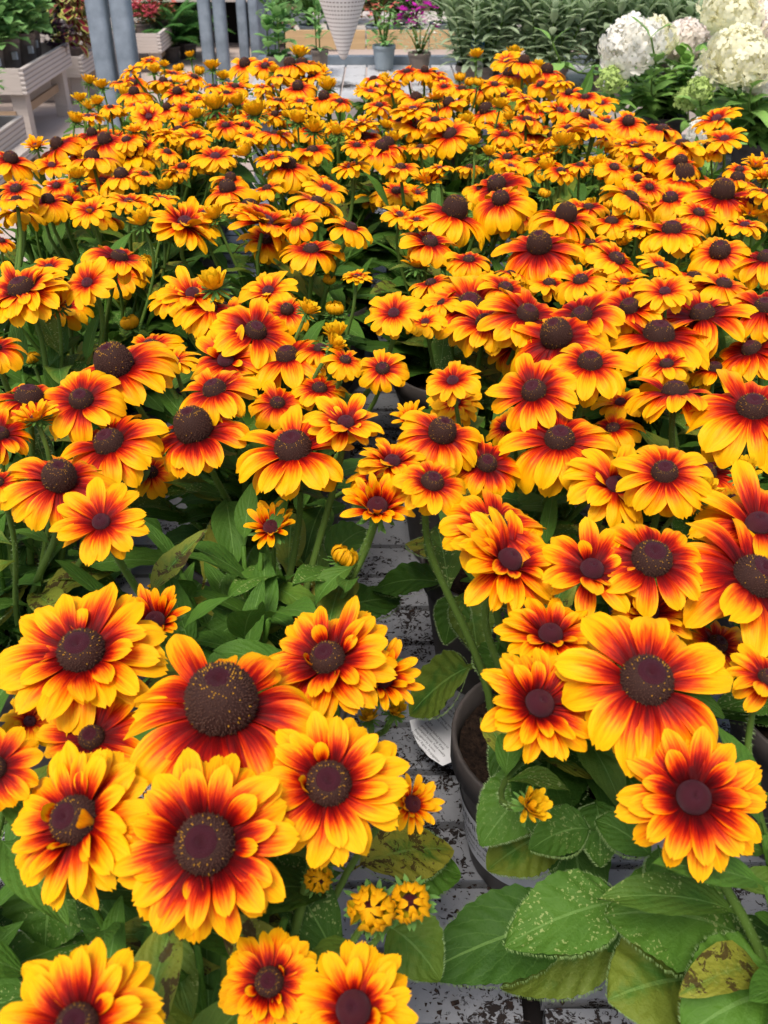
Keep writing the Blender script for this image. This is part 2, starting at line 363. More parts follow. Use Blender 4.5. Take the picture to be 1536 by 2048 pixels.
def flower_petals(typ, rc, rng, hi, ext0=None, far=False, dr=0):
    """petals of a head of diameter 1"""
    mb = MB(); nu, nv = (9, 8) if hi else (6, 4); tau = 2*math.pi
    ext = ext0 if ext0 is not None else (rng.uniform(.20, .38) if far else rng.uniform(.32, .50) if dr > 10 else rng.uniform(.42, .54))
    def ring(n, L, W, a0, a1, r0, z0, e=ext, cup=-.10, sa=7, yel=0, off=0, miss=0, sw=.12):
        for i in range(n):
            if rng.random() < miss: continue
            j = rng.gauss(0, sa)
            odd = rng.random() < .12
            petal(mb, off+tau*i/n + rng.gauss(0, .07), L*rng.uniform(.90, 1.06), W*rng.uniform(.86, 1.1), r0, z0+rng.uniform(-.006, .006),
                  a0+j+(14 if odd else 0), a1+j*1.3+rng.gauss(0, sa)+(25 if odd else 0)-(dr if not yel and typ != 'CY' else 0), e+rng.gauss(0, .04), yel, nu, nv, cup+rng.uniform(-.10, .10),
                  rng.uniform(.0, .10), rng.gauss(0, 14), rng.gauss(0, sw), rng)
    if typ == 'SB':
        n = rng.randint(12, 14); Lp = .5-rc*.75
        ring(n+1, Lp*1.16, .185, 6, rng.uniform(-74, -48), rc*.78, -.006); ring(6, Lp*1.02, .17, -6, -62, rc*.72, -.02, off=.3)
    elif typ == 'SM':
        n = rng.randint(11, 13); Lp = .5-rc*.75
        ring(n+1, Lp*1.10, .190, 14, rng.uniform(-58, -30), rc*.80, 0); ring(7, Lp*1.02, .18, -4, -60, rc*.74, -.02, off=.25)
    elif typ == 'SY':
        Lp = .5-rc*.75
        ring(rng.randint(11, 13), Lp*1.06, .172, 24, rng.uniform(-38, -10), rc*.8, 0)
        ring(7, Lp*.92, .16, 6, -30, rc*.74, -.02, off=.25)
        if rng.random() < .6: ring(4, Lp*.50, .12, 50, 25, rc*.9, .01, off=rng.random()*6, miss=.3)
    elif typ == 'DM':
        Lp = .5-rc*.75
        ring(16, Lp*1.04, .155, 2, -36, rc*.78, -.02); ring(15, Lp*.98, .15, 16, -18, rc*.80, .0, off=.2)
        ring(11, Lp*.76, .125, 34, -2, rc*.86, .012, off=.1, e=ext*1.1, miss=.15)
        ring(4, Lp*.42, .10, 60, 30, rc*.92, .015, off=rng.random()*6, cup=.15, sa=20, miss=.3)
    elif typ == 'DY':
        Lp = .5-rc*.75
        ring(15, Lp*1.04, .15, 12, -24, rc*.78, -.018); ring(13, Lp*.93, .14, 28, -8, rc*.82, 0, off=.2)
        ring(9, Lp*.62, .115, 48, 12, rc*.9, .012, off=.1, e=ext*1.15, miss=.2, cup=.12)
    elif typ == 'CY':
        ring(14, .46, .13, 42, 12, rc*.8, -.01, cup=.15); ring(10, .36, .115, 62, 38, rc*.9, .0, off=.2, cup=.22)
    elif typ == 'YE':
        ring(15, .44, .15, 44, 60, rc*.8, 0, cup=.28, yel=.85, sa=6, sw=.04); ring(12, .40, .14, 62, 78, rc*.7, .01, off=.2, cup=.28, yel=.85, sa=5, sw=.04)
        ring(8, .34, .12, 76, 92, rc*.5, .02, off=.1, cup=.28, yel=.95, sa=5, sw=.04)
    elif typ == 'BU':
        ring(14, .99, .25, 4, 163, .12, 0, cup=-.22, yel=1, sa=5, sw=.03); ring(10, .94, .23, 8, 160, .10, .02, off=.2, cup=-.22, yel=1, sa=6, sw=.03)
    if typ not in ('YE', 'BU'):
        V = np.concatenate(mb.V); rr = np.hypot(V[:, 0], V[:, 1]); f = .5/np.percentile(rr, 98)
        mb.V = [q*f for q in mb.V]
    return mb.mesh('petals_'+typ, ['petal'])

def cone_mesh(kind, rng, hi):
    """disc of radius 1; big = tall ball, mid = low dome with pollen ring, young = smooth plum button"""
    mb = MB()
    H = {'big': 1.5 if hi else 1.3, 'mid': 1.15 if hi else .95, 'young': .95 if hi else .8}[kind]; k = 28 if hi else 14; n = 14 if hi else 8
    pr = []
    for i in range(n+1):
        t = i/n
        if kind == 'big':
            q = -0.55 + t*(math.pi/2+.55); r = math.cos(q)**.82 if math.cos(q) > 0 else 0; z = (math.sin(q)+.52)/1.52*H
            r = r*(.93+.07*(1-t))
        else:
            q = t*math.pi/2; r = math.cos(q)**.75 if t < 1 else 0; z = math.sin(q)*H*(.85 if kind == 'mid' else 1)
        if r < .26: z -= (0.26-r)*1.1
        pr.append((max(r, .004)*.96, z))
    topfrom = {'big': .82, 'mid': .70, 'young': .12}[kind]
    o = mb.n
    mb.lathe((0, 0, 0), pr, k, 0, True)
    # plum colour on the upper rows
    for fi, f in enumerate(mb.F):
        zz = (min(f)-o)//k/n
        if zz >= topfrom: mb.M[fi] = 1
    N = {'big': 1250, 'mid': 560, 'young': 60}[kind] if hi else {'big': 230, 'mid': 130, 'young': 26}[kind]
    zs = np.array([p[1] for p in pr]); rs = np.array([p[0] for p in pr])
    arc = np.concatenate([[0], np.cumsum(np.hypot(np.diff(rs), np.diff(zs)))]); arc /= arc[-1]
    lim = {'big': .88, 'mid': .70, 'young': .22}[kind]
    # florets spread evenly over the surface
    area = np.cumsum(rs); area /= area[-1]
    for i in range(N):
        f = (i+.5)/N*lim
        # map fraction of area to arc position
        tt = np.interp(f*np.interp(lim, np.linspace(0, 1, n+1), area)/lim, area, np.linspace(0, 1, n+1))
        tt = min(tt, lim); r = np.interp(tt, np.linspace(0, 1, n+1), rs); z = np.interp(tt, np.linspace(0, 1, n+1), zs)
        a = i*2.399963 + rng.gauss(0, .06)
        t2 = min(tt+.04, 1); t1 = max(tt-.04, 0)
        tr = np.interp(t2, np.linspace(0, 1, n+1), rs)-np.interp(t1, np.linspace(0, 1, n+1), rs)
        tz = np.interp(t2, np.linspace(0, 1, n+1), zs)-np.interp(t1, np.linspace(0, 1, n+1), zs)
        nr, nz = tz, -tr; l = math.hypot(nr, nz) or 1; nr /= l; nz /= l
        if nz < 0 and kind != 'big': nr, nz = -nr, -nz
        nvv = Vector((nr*math.cos(a), nr*math.sin(a), nz*.85+.15)).normalized()
        base = Vector((r*math.cos(a), r*math.sin(a), z)); h = rng.uniform(.05, .13)*(.85 if hi else 1) if kind != 'young' else .05
        s = nvv.orthogonal().normalized(); b = nvv.cross(s); wd = .028 if hi else .06
        near = abs(tt-lim*(.86 if kind != 'young' else .8)) < .12*lim
        m = 3 if rng.random() < (.30 if near and kind != 'young' else .03) else 2
        if kind == 'young': m = 1
        P = [base+s*wd, base+b*wd, base-s*wd, base-b*wd, base+nvv*h]
        oo = mb.verts(P)
        for q in range(4): mb.face((oo+q, oo+(q+1) % 4, oo+4), m)
    if hi:
        for i in range(150 if kind != 'young' else 330):
            tt = 1-(1-lim)*math.sqrt((i+.5)/(150 if kind != 'young' else 330)); tt = min(.995, tt+rng.uniform(-.01, .01)); a = i*2.399963
            r = np.interp(tt, np.linspace(0, 1, n+1), rs); z = np.interp(tt, np.linspace(0, 1, n+1), zs)
            base = Vector((r*math.cos(a), r*math.sin(a), z-.01)); nvv = Vector((r*math.cos(a)*.8, r*math.sin(a)*.8, .6)).normalized(); s = nvv.orthogonal().normalized(); b = nvv.cross(s); wd = .03
            P = [base+s*wd, base+b*wd, base-s*wd, base-b*wd, base+nvv*rng.uniform(.03, .06)]; oo = mb.verts(P)
            for q in range(4): mb.face((oo+q, oo+(q+1) % 4, oo+4), 1)
    return mb.mesh('cone_'+kind, ['conebase', 'plum', 'floret', 'pollen'])

def sepal_mesh(rng, n=12, L=.5, W=.10, a0=-5, a1=10):
    mb = MB()
    for k2 in range(2):
        for i in range(n):
            petal(mb, 2*math.pi*(i+.5*k2)/n + rng.gauss(0, .1), L*rng.uniform(.8, 1.1), W*rng.uniform(.8, 1.1), .06, -.03-.02*k2, a0-18*k2+rng.gauss(0, 8), a1-22*k2+rng.gauss(0, 22), .5, 0, 4, 2, .2, 0, 0, rng.gauss(0, .15), rng)
    mb.lathe((0, 0, -.16), [(.03, 0), (.10, .05), (.17, .13), (.16, .16)], 10, 0, True)
    return mb.mesh('sepals', ['sepal'])
CR = {'SB': .145, 'SM': .130, 'SY': .105, 'DM': .165, 'DY': .118, 'CY': .15, 'YE': .13, 'BU': .16}
CK = {'SB': 'big', 'SM': 'mid', 'SY': 'young', 'DM': 'mid', 'DY': 'young', 'CY': 'young', 'YE': 'young', 'BU': 'young'}
prng = random.Random(11)
PROTO = {t: [flower_petals(t, CR[t], prng, False, far=True, dr=30) for _ in range(n)] for t, n in
         dict(SB=8, SM=9, SY=8, DM=4, DY=6, CY=4, YE=5, BU=2).items()}
CONES = {(k, h): [cone_mesh(k, prng, h) for _ in range(2)] for k in ('big', 'mid', 'young') for h in (False, True)}
SEP = [sepal_mesh(prng) for _ in range(3)]

# ------------------------------------------------------------------ leaves
def leaf(mb, p0, p1, p2, W, up=(0, 0, 1), fold=.18, nu=8, nv=4, serr=0., col=(.5, 0, 0), quilt=.0, pet=.12, m=0, sharp=.8, wave=.0, rng=rnd):
    p0, p1, p2 = [np.array(p, float) for p in (p0, p1, p2)]; up = np.array(up, float)
    u = np.linspace(0, 1, nu+1)[:, None]
    c = (1-u)**2*p0 + 2*u*(1-u)*p1 + u*u*p2; t = 2*(1-u)*(p1-p0) + 2*u*(p2-p1)
    t /= np.linalg.norm(t, axis=1, keepdims=True)+1e-9
    s = np.cross(t, up); s /= np.linalg.norm(s, axis=1, keepdims=True)+1e-9; n = np.cross(s, t)
    uu = np.clip((u[:, 0]-pet)/(1-pet), 0, 1)
    w = W/2*np.clip(np.sin(np.pi*uu**sharp), 0, 1)**.78; w = np.maximum(w, W*.03)
    w[-1] = W*.01
    if serr: w = w*(1+serr*(((uu*13) % 1)-.5))
    v = np.linspace(-1, 1, nv+1); P = np.zeros((nu+1, nv+1, 3)); UV = np.zeros((nu+1, nv+1, 2)); ph = rng.uniform(0, 6)
    for j, vv in enumerate(v):
        h = fold*abs(vv)*w + quilt*W*np.sin(2*math.pi*(u[:, 0]*7-abs(vv)*1.4))*min(abs(vv)*2, 1)*(w/(W/2+1e-9)) + wave*W*np.sin(u[:, 0]*9+ph+(2 if vv > 0 else 0))*vv*vv
        P[:, j] = c + s*(vv*w)[:, None] + n*h[:, None]
        UV[:, j, 0] = u[:, 0]; UV[:, j, 1] = (vv+1)/2
    mb.grid(P, UV, col, m)
    return c, s, n, w
def arcleaf(mb, base, azim, elev, L, W, droop, **kw):
    """leaf that starts at base towards azim/elev and bends down by droop degrees"""
    e0 = R(elev); e1 = R(elev-droop)
    h = Vector((math.cos(azim), math.sin(azim), 0))
    d0 = h*math.cos(e0)+Vector((0, 0, 1))*math.sin(e0); d1 = h*math.cos(e1)+Vector((0, 0, 1))*math.sin(e1)
    b = Vector(base); p1 = b+d0*L*.5; p2 = p1+d1*L*.5
    if abs(elev) > 75: up = (-h.x, -h.y, .3)
    else: up = (0, 0, 1)
    return leaf(mb, b, p1, p2, W, up=up, **kw)
def hairs(mb, pts, dirs, L, m):
    for p, d in zip(pts, dirs):
        d = Vector(d).normalized(); q = d.orthogonal().normalized()*.00022; p = Vector(p); e = p+d*L
        o = mb.verts([p-q, p+q, e]); mb.face((o, o+1, o+2), m)

# ------------------------------------------------------------------ flower list (photo pixel of the disc, width in px, kind, options)
FL = [
# front left
(405,1685,355,'DM',dict(t=33,rc=.172)),(135,1635,305,'DM',dict(t=26)),(657,1562,300,'DM',dict(t=28,rc=.155)),(157,1292,320,'DM',dict(t=20,rc=.15)),
(650,1308,260,'DM',dict(t=16,rc=.14)),(440,1385,400,'SB',dict(t=8,s=0,rc=.18,d=.375)),(180,1470,215,'SM',dict(t=24,d=.415)),(-14,1535,175,'SM',{}),
(150,2045,330,'DM',dict(t=14,rc=.13)),(537,1962,195,'DM',dict(t=26,d=.45,rc=.15)),(705,2015,245,'DY',dict(t=20,d=.42,rc=.15)),(308,1238,140,'CY',dict(d=.42)),
(768,1352,150,'CY',dict(d=.42,t=35,s=22)),(828,1607,115,'CY',dict(d=.45,t=30,s=25)),(638,1757,56,'BU',dict(d=.47,t=35)),(740,1820,92,'BU',dict(d=.46,t=42)),
(820,1806,82,'BU',dict(d=.47,t=40)),(738,1436,52,'YE',dict(d=.45)),(790,1422,60,'YE',dict(d=.45)),(692,1106,52,'BU',dict(d=.47,t=-10,s=30)),
(318,1174,42,'CY',dict(d=.55,t=30)),(542,1050,108,'CY',dict(d=.45,t=22)),(60,1440,120,'SY',dict(d=.46)),
# front right
(1390,1592,285,'DY',dict(t=30,rc=.125,d=.40)),(1083,1403,240,'DY',dict(t=22,rc=.128)),(1300,1350,345,'SM',dict(t=22,rc=.155,d=.375)),(1102,1262,205,'DY',dict(t=6,d=.40)),
(1024,1114,240,'DY',dict(t=18,rc=.112)),(993,1045,215,'SM',dict(t=18)),(1186,1133,215,'SY',dict(t=18,rc=.115)),(1308,1108,225,'SM',dict(t=22,rc=.18)),
(1300,1217,175,'DY',dict(t=8,d=.41)),(1524,1142,340,'SM',dict(t=18,rc=.14)),(1520,1040,270,'SY',dict(t=10)),(1540,1350,170,'SM',dict(t=4,d=.40)),
(1440,1283,150,'SM',dict(d=.45,t=14)),(1235,965,205,'SY',dict(t=14)),(1388,982,130,'YE',dict(t=4,fl=1)),(1330,937,190,'SM',{}),(1490,945,75,'YE',{}),
(1120,868,235,'SM',dict(t=17,rc=.13)),(887,855,180,'SB',dict(t=17,rc=.155)),(867,957,155,'SM',dict(t=20,rc=.15)),(975,922,145,'SM',{}),(755,1008,140,'CY',dict(t=25)),
(785,918,135,'DY',{}),(820,832,72,'CY',{}),(1062,1612,92,'YE',dict(d=.46,t=32,pl=19)),(1065,775,185,'SM',{}),(1181,715,180,'SM',{}),(1352,772,195,'SM',{}),(1508,805,270,'SM',dict(t=16)),
(905,757,120,'SY',{}),(765,733,105,'SM',{}),(1412,935,170,'SM',dict(d=.41)),(1320,655,215,'SM',{}),(1058,620,175,'SM',{}),(940,601,175,'SM',{}),(972,637,150,'SM',dict(d=.40)),
(1161,625,155,'SM',{}),(1110,660,190,'SB',{}),(1403,618,185,'SM',{}),(1530,605,150,'SM',{}),(1258,607,150,'SM',{}),(787,622,112,'SY',{}),(910,800,110,'DY',dict(d=.41)),
(1333,722,110,'SM',dict(d=.41)),(1208,597,90,'SM',dict(d=.40)),(1225,850,120,'SM',dict(d=.44)),(1470,1000,160,'SM',dict(d=.42)),(1500,690,150,'SM',dict(d=.40)),(1430,730,130,'SM',dict(d=.42)),
(1010,850,90,'SM',dict(d=.44)),(1240,800,110,'SY',dict(d=.43)),
# left middle
(513,655,172,'SM',{}),(583,882,245,'SM',dict(t=15,rc=.155)),(382,842,205,'SB',dict(t=12,rc=.185)),(212,875,215,'SM',dict(t=18,rc=.145)),(222,714,245,'SB',dict(t=12,rc=.155)),
(57,782,155,'SM',dict(rc=.18)),(425,770,172,'SM',{}),(118,945,225,'SB',dict(t=18,s=12,rc=.15)),(201,1040,188,'SY',dict(t=26)),(692,840,155,'SY',{}),(160,792,175,'SM',{}),
(70,832,92,'CY',{}),(-8,960,110,'SM',{}),(0,862,130,'SM',{}),(38,567,168,'DM',dict(rc=.15)),(-18,690,120,'SM',{}),(420,608,142,'SM',dict(rc=.10)),(297,686,125,'SM',dict(d=.40)),
(572,702,180,'SM',dict(d=.40)),(345,716,110,'SY',dict(d=.40)),(450,716,150,'SY',dict(d=.395)),(385,582,130,'SY',{}),(428,570,80,'YE',{}),(535,577,118,'SY',{}),(573,614,95,'SB',dict(d=.40)),
(615,622,56,'YE',{}),(668,690,56,'YE',{}),(692,715,95,'SM',dict(d=.40)),(672,668,60,'YE',dict(d=.42)),(714,550,58,'DY',{}),(670,612,34,'BU',dict(d=.44)),(622,491,122,'SM',{}),
(240,507,128,'SM',{}),(172,562,112,'SY',{}),(258,641,34,'BU',dict(d=.47)),(62,712,30,'BU',dict(d=.5)),(117,620,24,'BU',dict(d=.47)),(284,443,64,'YE',{}),(372,440,132,'DY',{}),
(533,437,140,'DY',{}),(430,432,60,'YE',{}),(500,400,110,'SM',{}),(637,395,112,'SM',{}),(704,448,95,'SM',{}),(592,440,90,'SM',dict(d=.40)),(292,520,30,'BU',dict(d=.45)),
(740,950,100,'SY',dict(d=.42)),(640,770,110,'SM',dict(d=.43)),(300,940,110,'SM',dict(d=.46)),(555,800,120,'SM',dict(d=.42)),(640,690,100,'SM',dict(d=.42)),
(36,420,92,'SM',{}),(95,393,92,'SB',{}),(179,417,82,'SY',{}),(257,398,86,'SY',{}),(453,367,108,'SB',{}),(461,350,70,'SB',{}),(578,321,102,'SB',{}),(430,308,98,'SY',{}),
(182,307,108,'SB',{}),(109,282,96,'SB',{}),(22,310,102,'SB',{}),(207,272,100,'SB',{}),(261,302,98,'SB',{}),(240,342,96,'SB',{}),(182,260,70,'SB',{}),(250,275,70,'SM',{}),
(30,372,90,'SM',{}),(32,393,80,'SM',{}),(546,312,70,'SY',{}),(533,371,68,'SM',{}),(654,372,90,'SY',{}),(3,478,52,'SM',{}),(112,368,62,'SM',dict(d=.40)),
(488,121,76,'SB',{}),(579,121,80,'SB',{}),(603,121,80,'SB',{}),(595,167,72,'SB',{}),(646,187,70,'SB',{}),(611,222,62,'SY',{}),(431,187,62,'SB',{}),(453,182,54,'SM',{}),
(390,150,54,'SM',{}),(679,199,52,'SM',{}),(550,225,48,'SB',{}),(719,244,78,'DY',{}),(741,180,56,'SY',{}),(759,207,58,'SM',{}),(676,250,54,'SM',{}),(451,247,64,'SM',{}),
(391,270,64,'SY',{}),(701,330,76,'SY',{}),(551,262,78,'SM',{}),(624,294,84,'SM',dict(d=.40)),(764,287,92,'SB',{}),(714,287,60,'SM',{}),(491,247,66,'SM',{}),
(511,225,62,'YE',dict(fl=1)),(431,212,62,'YE',dict(fl=1)),(474,207,52,'YE',dict(fl=1)),(434,262,52,'YE',{}),(493,306,50,'YE',{}),(629,258,54,'YE',{}),(574,232,30,'YE',{}),(596,240,50,'YE',dict(fl=1)),
(674,265,40,'YE',{}),(424,135,42,'YE',{}),(446,155,35,'YE',{}),(381,112,28,'YE',{}),(399,137,20,'BU',{}),(394,232,44,'YE',dict(fl=1)),(656,175,50,'YE',dict(fl=1)),(599,110,50,'YE',{}),
(524,172,42,'SY',{}),(556,197,52,'SM',{}),(332,210,58,'SB',{}),(297,231,62,'SY',dict(t=55)),(270,260,42,'CY',{}),(290,345,54,'SM',{}),(325,395,62,'SY',{}),(332,375,46,'YE',{}),
(235,225,48,'SY',{}),(150,240,42,'YE',dict(fl=1)),(177,215,35,'YE',{}),(195,205,35,'YE',{}),(160,199,36,'YE',dict(fl=1)),(336,267,66,'DY',{}),(336,300,56,'SM',{}),(350,342,54,'SM',{}),
(155,352,46,'YE',{}),(288,288,54,'SM',{}),(267,178,70,'SB',{}),(327,158,60,'SB',{}),(354,178,62,'SB',{}),(241,162,44,'SM',{}),(260,138,52,'SY',{}),(298,120,42,'SY',{}),(270,208,52,'SY',{}),
(220,211,46,'SM',{}),(309,143,35,'YE',{}),(328,131,25,'YE',{}),(204,173,38,'YE',dict(fl=1)),(178,164,38,'YE',dict(fl=1)),(428,169,45,'SM',{}),(370,168,44,'SM',{}),(370,215,56,'SM',{}),
(250,190,44,'YE',dict(fl=1)),(356,132,20,'BU',{}),(395,195,46,'SY',{}),(500,270,60,'SY',{}),(600,200,56,'SY',{}),(560,150,60,'SM',{}),(530,128,60,'SM',{}),(620,150,56,'SM',{}),
# right back
(813,139,56,'SM',{}),(863,142,56,'SB',{}),(850,136,50,'SB',{}),(779,165,52,'SM',{}),(835,190,76,'SB',{}),(825,215,86,'DY',{}),(895,200,72,'SB',{}),(970,212,92,'SB',{}),(963,172,62,'SB',{}),
(888,170,46,'SM',{}),(1018,140,80,'SB',{}),(1049,115,72,'SB',{}),(1012,118,60,'SY',{}),(1095,133,76,'SB',{}),(1120,162,56,'SM',{}),(1138,181,52,'SB',{}),(1054,197,72,'SY',{}),(1120,217,72,'SY',{}),
(1055,234,72,'SM',{}),(897,261,102,'SM',{}),(775,280,90,'SB',{}),(915,251,62,'SY',{}),(1119,265,92,'SM',{}),(1138,252,62,'SM',{}),(800,329,78,'SM',{}),(878,334,62,'SY',{}),(857,359,68,'CY',{}),
(990,362,120,'SB',{}),(1000,390,122,'SB',{}),(1023,330,62,'SY',{}),(1065,290,54,'SY',{}),(1123,337,62,'SM',dict(d=.40)),(953,112,36,'YE',dict(fl=1)),(1028,107,42,'YE',dict(fl=1)),(940,160,20,'BU',{}),
(958,160,20,'BU',{}),(1000,212,42,'YE',{}),(1018,237,36,'YE',{}),(948,287,36,'YE',{}),(978,307,42,'YE',{}),(1093,335,46,'YE',{}),(1128,287,62,'YE',{}),(1090,383,22,'BU',{}),(1088,307,44,'SY',{}),
(930,245,44,'YE',{}),(1173,225,72,'SB',{}),(1188,251,92,'SY',{}),(1258,237,80,'SB',{}),(1202,203,70,'SY',{}),(1269,286,82,'DY',{}),(1326,251,92,'SM',{}),(1366,281,112,'SM',{}),(1363,316,92,'SB',{}),
(1368,342,132,'SB',{}),(1268,387,118,'SM',{}),(1224,436,92,'SM',{}),(1274,450,66,'SY',{}),(1341,389,112,'SM',dict(d=.40)),(1448,374,150,'SB',{}),(1477,350,90,'SB',{}),(1480,335,62,'SM',{}),
(1432,233,92,'SY',{}),(1449,273,86,'SY',{}),(1538,325,95,'SY',{}),(1534,380,74,'SM',{}),(1344,450,142,'SM',{}),(1491,446,84,'SY',{}),(1440,494,122,'SB',{}),(1300,371,64,'SM',{}),(1214,276,50,'SM',{}),
(1197,328,44,'YE',{}),(1160,326,54,'SM',{}),(1277,353,56,'SB',{}),(913,409,152,'SB',{}),(1135,420,132,'SB',{}),(1078,480,158,'SB',{}),(861,476,112,'SM',{}),(938,513,88,'SM',{}),(1013,570,105,'SM',{}),
(1238,511,118,'SM',{}),(1160,553,108,'SM',{}),(1320,526,94,'SY',{}),(1330,578,115,'SY',{}),(833,437,60,'SY',{}),(800,426,72,'SY',{}),(1534,507,135,'SM',{}),(1023,542,70,'SM',{}),(1450,560,120,'SM',dict(d=.40)),
(1180,480,90,'SM',dict(d=.40)),(1390,545,110,'SM',dict(d=.41)),(1100,560,90,'SM',dict(d=.41)),(860,560,90,'SM',dict(d=.41)),(1250,560,90,'SY',dict(d=.41)),(870,235,66,'SM',{}),(800,235,66,'SM',{}),
(1010,265,66,'SM',{}),(840,290,60,'SM',{}),(940,330,56,'SM',dict(d=.41)),(1080,165,60,'SM',{}),(990,165,56,'SM',{}),(920,150,20,'BU',{}),(1170,190,56,'SM',{}),(1215,240,60,'SM',{}),(1420,300,60,'SM',dict(d=.41)),
(1300,310,70,'SM',{}),(1230,330,70,'SM',{}),(1400,420,90,'SM',dict(d=.41)),(1510,400,90,'SM',dict(d=.40)),(880,600,80,'SM',dict(d=.42)),(850,640,80,'SY',dict(d=.42)),
]
# pots ---------------------------------------------------------------- (x, y) of each plant on the bench
BZ = CAMH-.78          # bench top
LEFT = [(-.10, .27), (-.31, .30), (-.12, .60), (-.37, .70), (-.14, .85), (-.41, .95), (-.13, 1.07), (-.40, 1.20), (-.13, 1.30), (-.40, 1.45),
        (-.105, 1.55), (-.42, 1.70), (-.10, 1.80), (-.43, 1.94), (-.11, 2.06), (-.44, 2.17), (-.13, 2.32), (-.46, 2.40)]
OUT = [(-.575, 1.22), (-.58, 1.56), (-.58, 1.86), (-.57, 2.14)]
RIGHT = [(.30, .31), (.144, .565), (.40, .60), (.125, .82), (.37, .86), (.10, 1.05), (.36, 1.10), (.60, 1.12), (.10, 1.28), (.36, 1.34), (.60, 1.36),
         (.085, 1.50), (.36, 1.58), (.60, 1.60), (.09, 1.74), (.37, 1.82), (.60, 1.84), (.10, 1.98), (.38, 2.06), (.13, 2.24), (.39, 2.31)]
PL = [dict(x=x, y=y, side='L', fl=[]) for x, y in LEFT]+[dict(x=x, y=y, side='R', fl=[]) for x, y in RIGHT]+[dict(x=x, y=y, side='O', fl=[]) for x, y in OUT]
ORD = 'front-most second third fourth fifth sixth seventh eighth ninth tenth eleventh'.split()
cols = {}
for p in PL:
    if p['side'] == 'L': c = 'directly left of the bench gap' if p['x'] > -.25 else 'along the left bench edge'
    elif p['side'] == 'O': c = 'at the outermost left bench edge'
    else: c = 'directly right of the bench gap' if p['x'] < .2 else ('in the second row right of the gap' if p['x'] < .5 else 'in the third row right of the gap')
    cols.setdefault(c, []).append(p)
for c, ps in cols.items():
    ps.sort(key=lambda q: q['y'])
    for i, p in enumerate(ps): p['label'] = '%s potted red and yellow coneflower %s' % (ORD[i], c)
SPEC = {0: 'coneflower plant with the widest flat dark-eyed bloom, left of the gap at the bottom',
        1: 'double-flowered coneflower plant in the bottom left corner of the bench',
        18: 'coneflower plant with large pale-spotted leaves in the bottom right corner',
        19: 'coneflower in a taupe pot with white tag and label, right of the gap',
        2: 'coneflower with long bare stems and tall brown cones behind the bottom left plants',
        21: 'coneflower in a taupe pot beside yellowing speckled leaves, second pot right of the gap'}
for i, s in SPEC.items(): PL[i]['label'] = s

def nearest(x, y, force=None):
    b = None
    if force is not None: return PL[force]
    for p in PL:
        if y < 1.0 and x < .035 and p['side'] == 'R': continue
        if y < 1.0 and x > .06 and p['side'] == 'L': continue
        d = math.hypot(p['x']-x, (p['y']-y)*.9)+len(p['fl'])*.004
        if b is None or d < b[0]: b = (d, p)
    return b[1]
frng = random.Random(5)
heads = []
for (px, py, D, typ, op) in FL:
    dd = op.get('d', .385)+(frng.uniform(-.010, .010) if py > 1000 else frng.uniform(-.016, .020))
    P = at_h(px, py, CAMH-dd); z = depth(P)
    Dm = D*z/FPX*(1.10 if py < 700 else 1.03)
    tilt = (op['t']-(5 if py < 1200 else 3)) if 't' in op else (20 if py > 1200 else 10 if py > 600 else 4)+frng.gauss(0, 11); sd_ = op.get('s', frng.gauss(0, 12))
    if typ in ('YE', 'BU') and 't' not in op: tilt = frng.gauss(4, 6)
    heads.append(dict(P=P, D=Dm, px=D, py=py, typ=typ, tilt=tilt, side=sd_, op=op))
# extra lower heads hidden among the others, as the bench is densely filled
for i in range(190):
    y = frng.uniform(.95, 2.42)
    x = frng.uniform(-.60 if y > 1.3 else -.5, .62 if y < 1.75 else .42)
    if -.035 < x < .035 and y < 1.5: continue
    h = CAMH-frng.uniform(.392, .46); typ = frng.choice(['SM', 'SM', 'SY', 'YE', 'SM', 'CY', 'BU'])
    D = dict(SM=.072, SY=.06, YE=.038, CY=.045, BU=.016)[typ]*frng.uniform(.85, 1.15)
    heads.append(dict(P=Vector((x, y, h)), D=D, px=D*FPX/(y*.824+.23), typ=typ, tilt=frng.gauss(10, 8), side=frng.gauss(0, 10), op={}))
for i in range(11):
    x = frng.uniform(-.07, .06); y = frng.uniform(1.35, 2.15); typ = frng.choice(['SM', 'SY', 'YE', 'CY', 'SM'])
    D = dict(SM=.07, SY=.06, YE=.038, CY=.045)[typ]*frng.uniform(.85, 1.1)
    heads.append(dict(P=Vector((x, y, CAMH-frng.uniform(.42, .52))), D=D, px=D*FPX/(y*.824+.25), typ=typ, tilt=frng.gauss(12, 8), side=frng.gauss(0, 10), op={}))
for h in heads: nearest(h['P'].x, h['P'].y+.02, h['op'].get('pl'))['fl'].append(h)

# ------------------------------------------------------------------ pots
def pot_profile(r, h): return [(r*.72, 0), (r*.74, .004), (r*.93, h*.80), (r*.94, h*.82), (r*1.0, h*.83), (r*1.0, h*.99), (r*.985, h), (r*.95, h*.995), (r*.93, h*.85), (r*.9, h*.7)]
def pot_mesh(r, h, mat, k=40):
    mb = MB(); mb.lathe((0, 0, 0), pot_profile(r, h), k); mb.face([j for j in range(k)][::-1]); return mb.mesh('pot', [mat])
def soil_mesh(r, rng, k=26):
    mb = MB(); P = np.zeros((9, k, 3)); uv = np.zeros((9, k, 2))
    for i in range(9):
        for j in range(k):
            rr = r*i/8+.0005; P[i, j] = (rr*math.cos(j*2*math.pi/k), rr*math.sin(j*2*math.pi/k), rng.uniform(-.003, .003)+.004*math.sin(j*.9+i))
    mb.grid(P, uv, (0, 0, 0), 0, True); return mb.mesh('compost', ['soil'])
POTM = pot_mesh(.086, .158, 'potdark'); SOILM = soil_mesh(.078, prng)

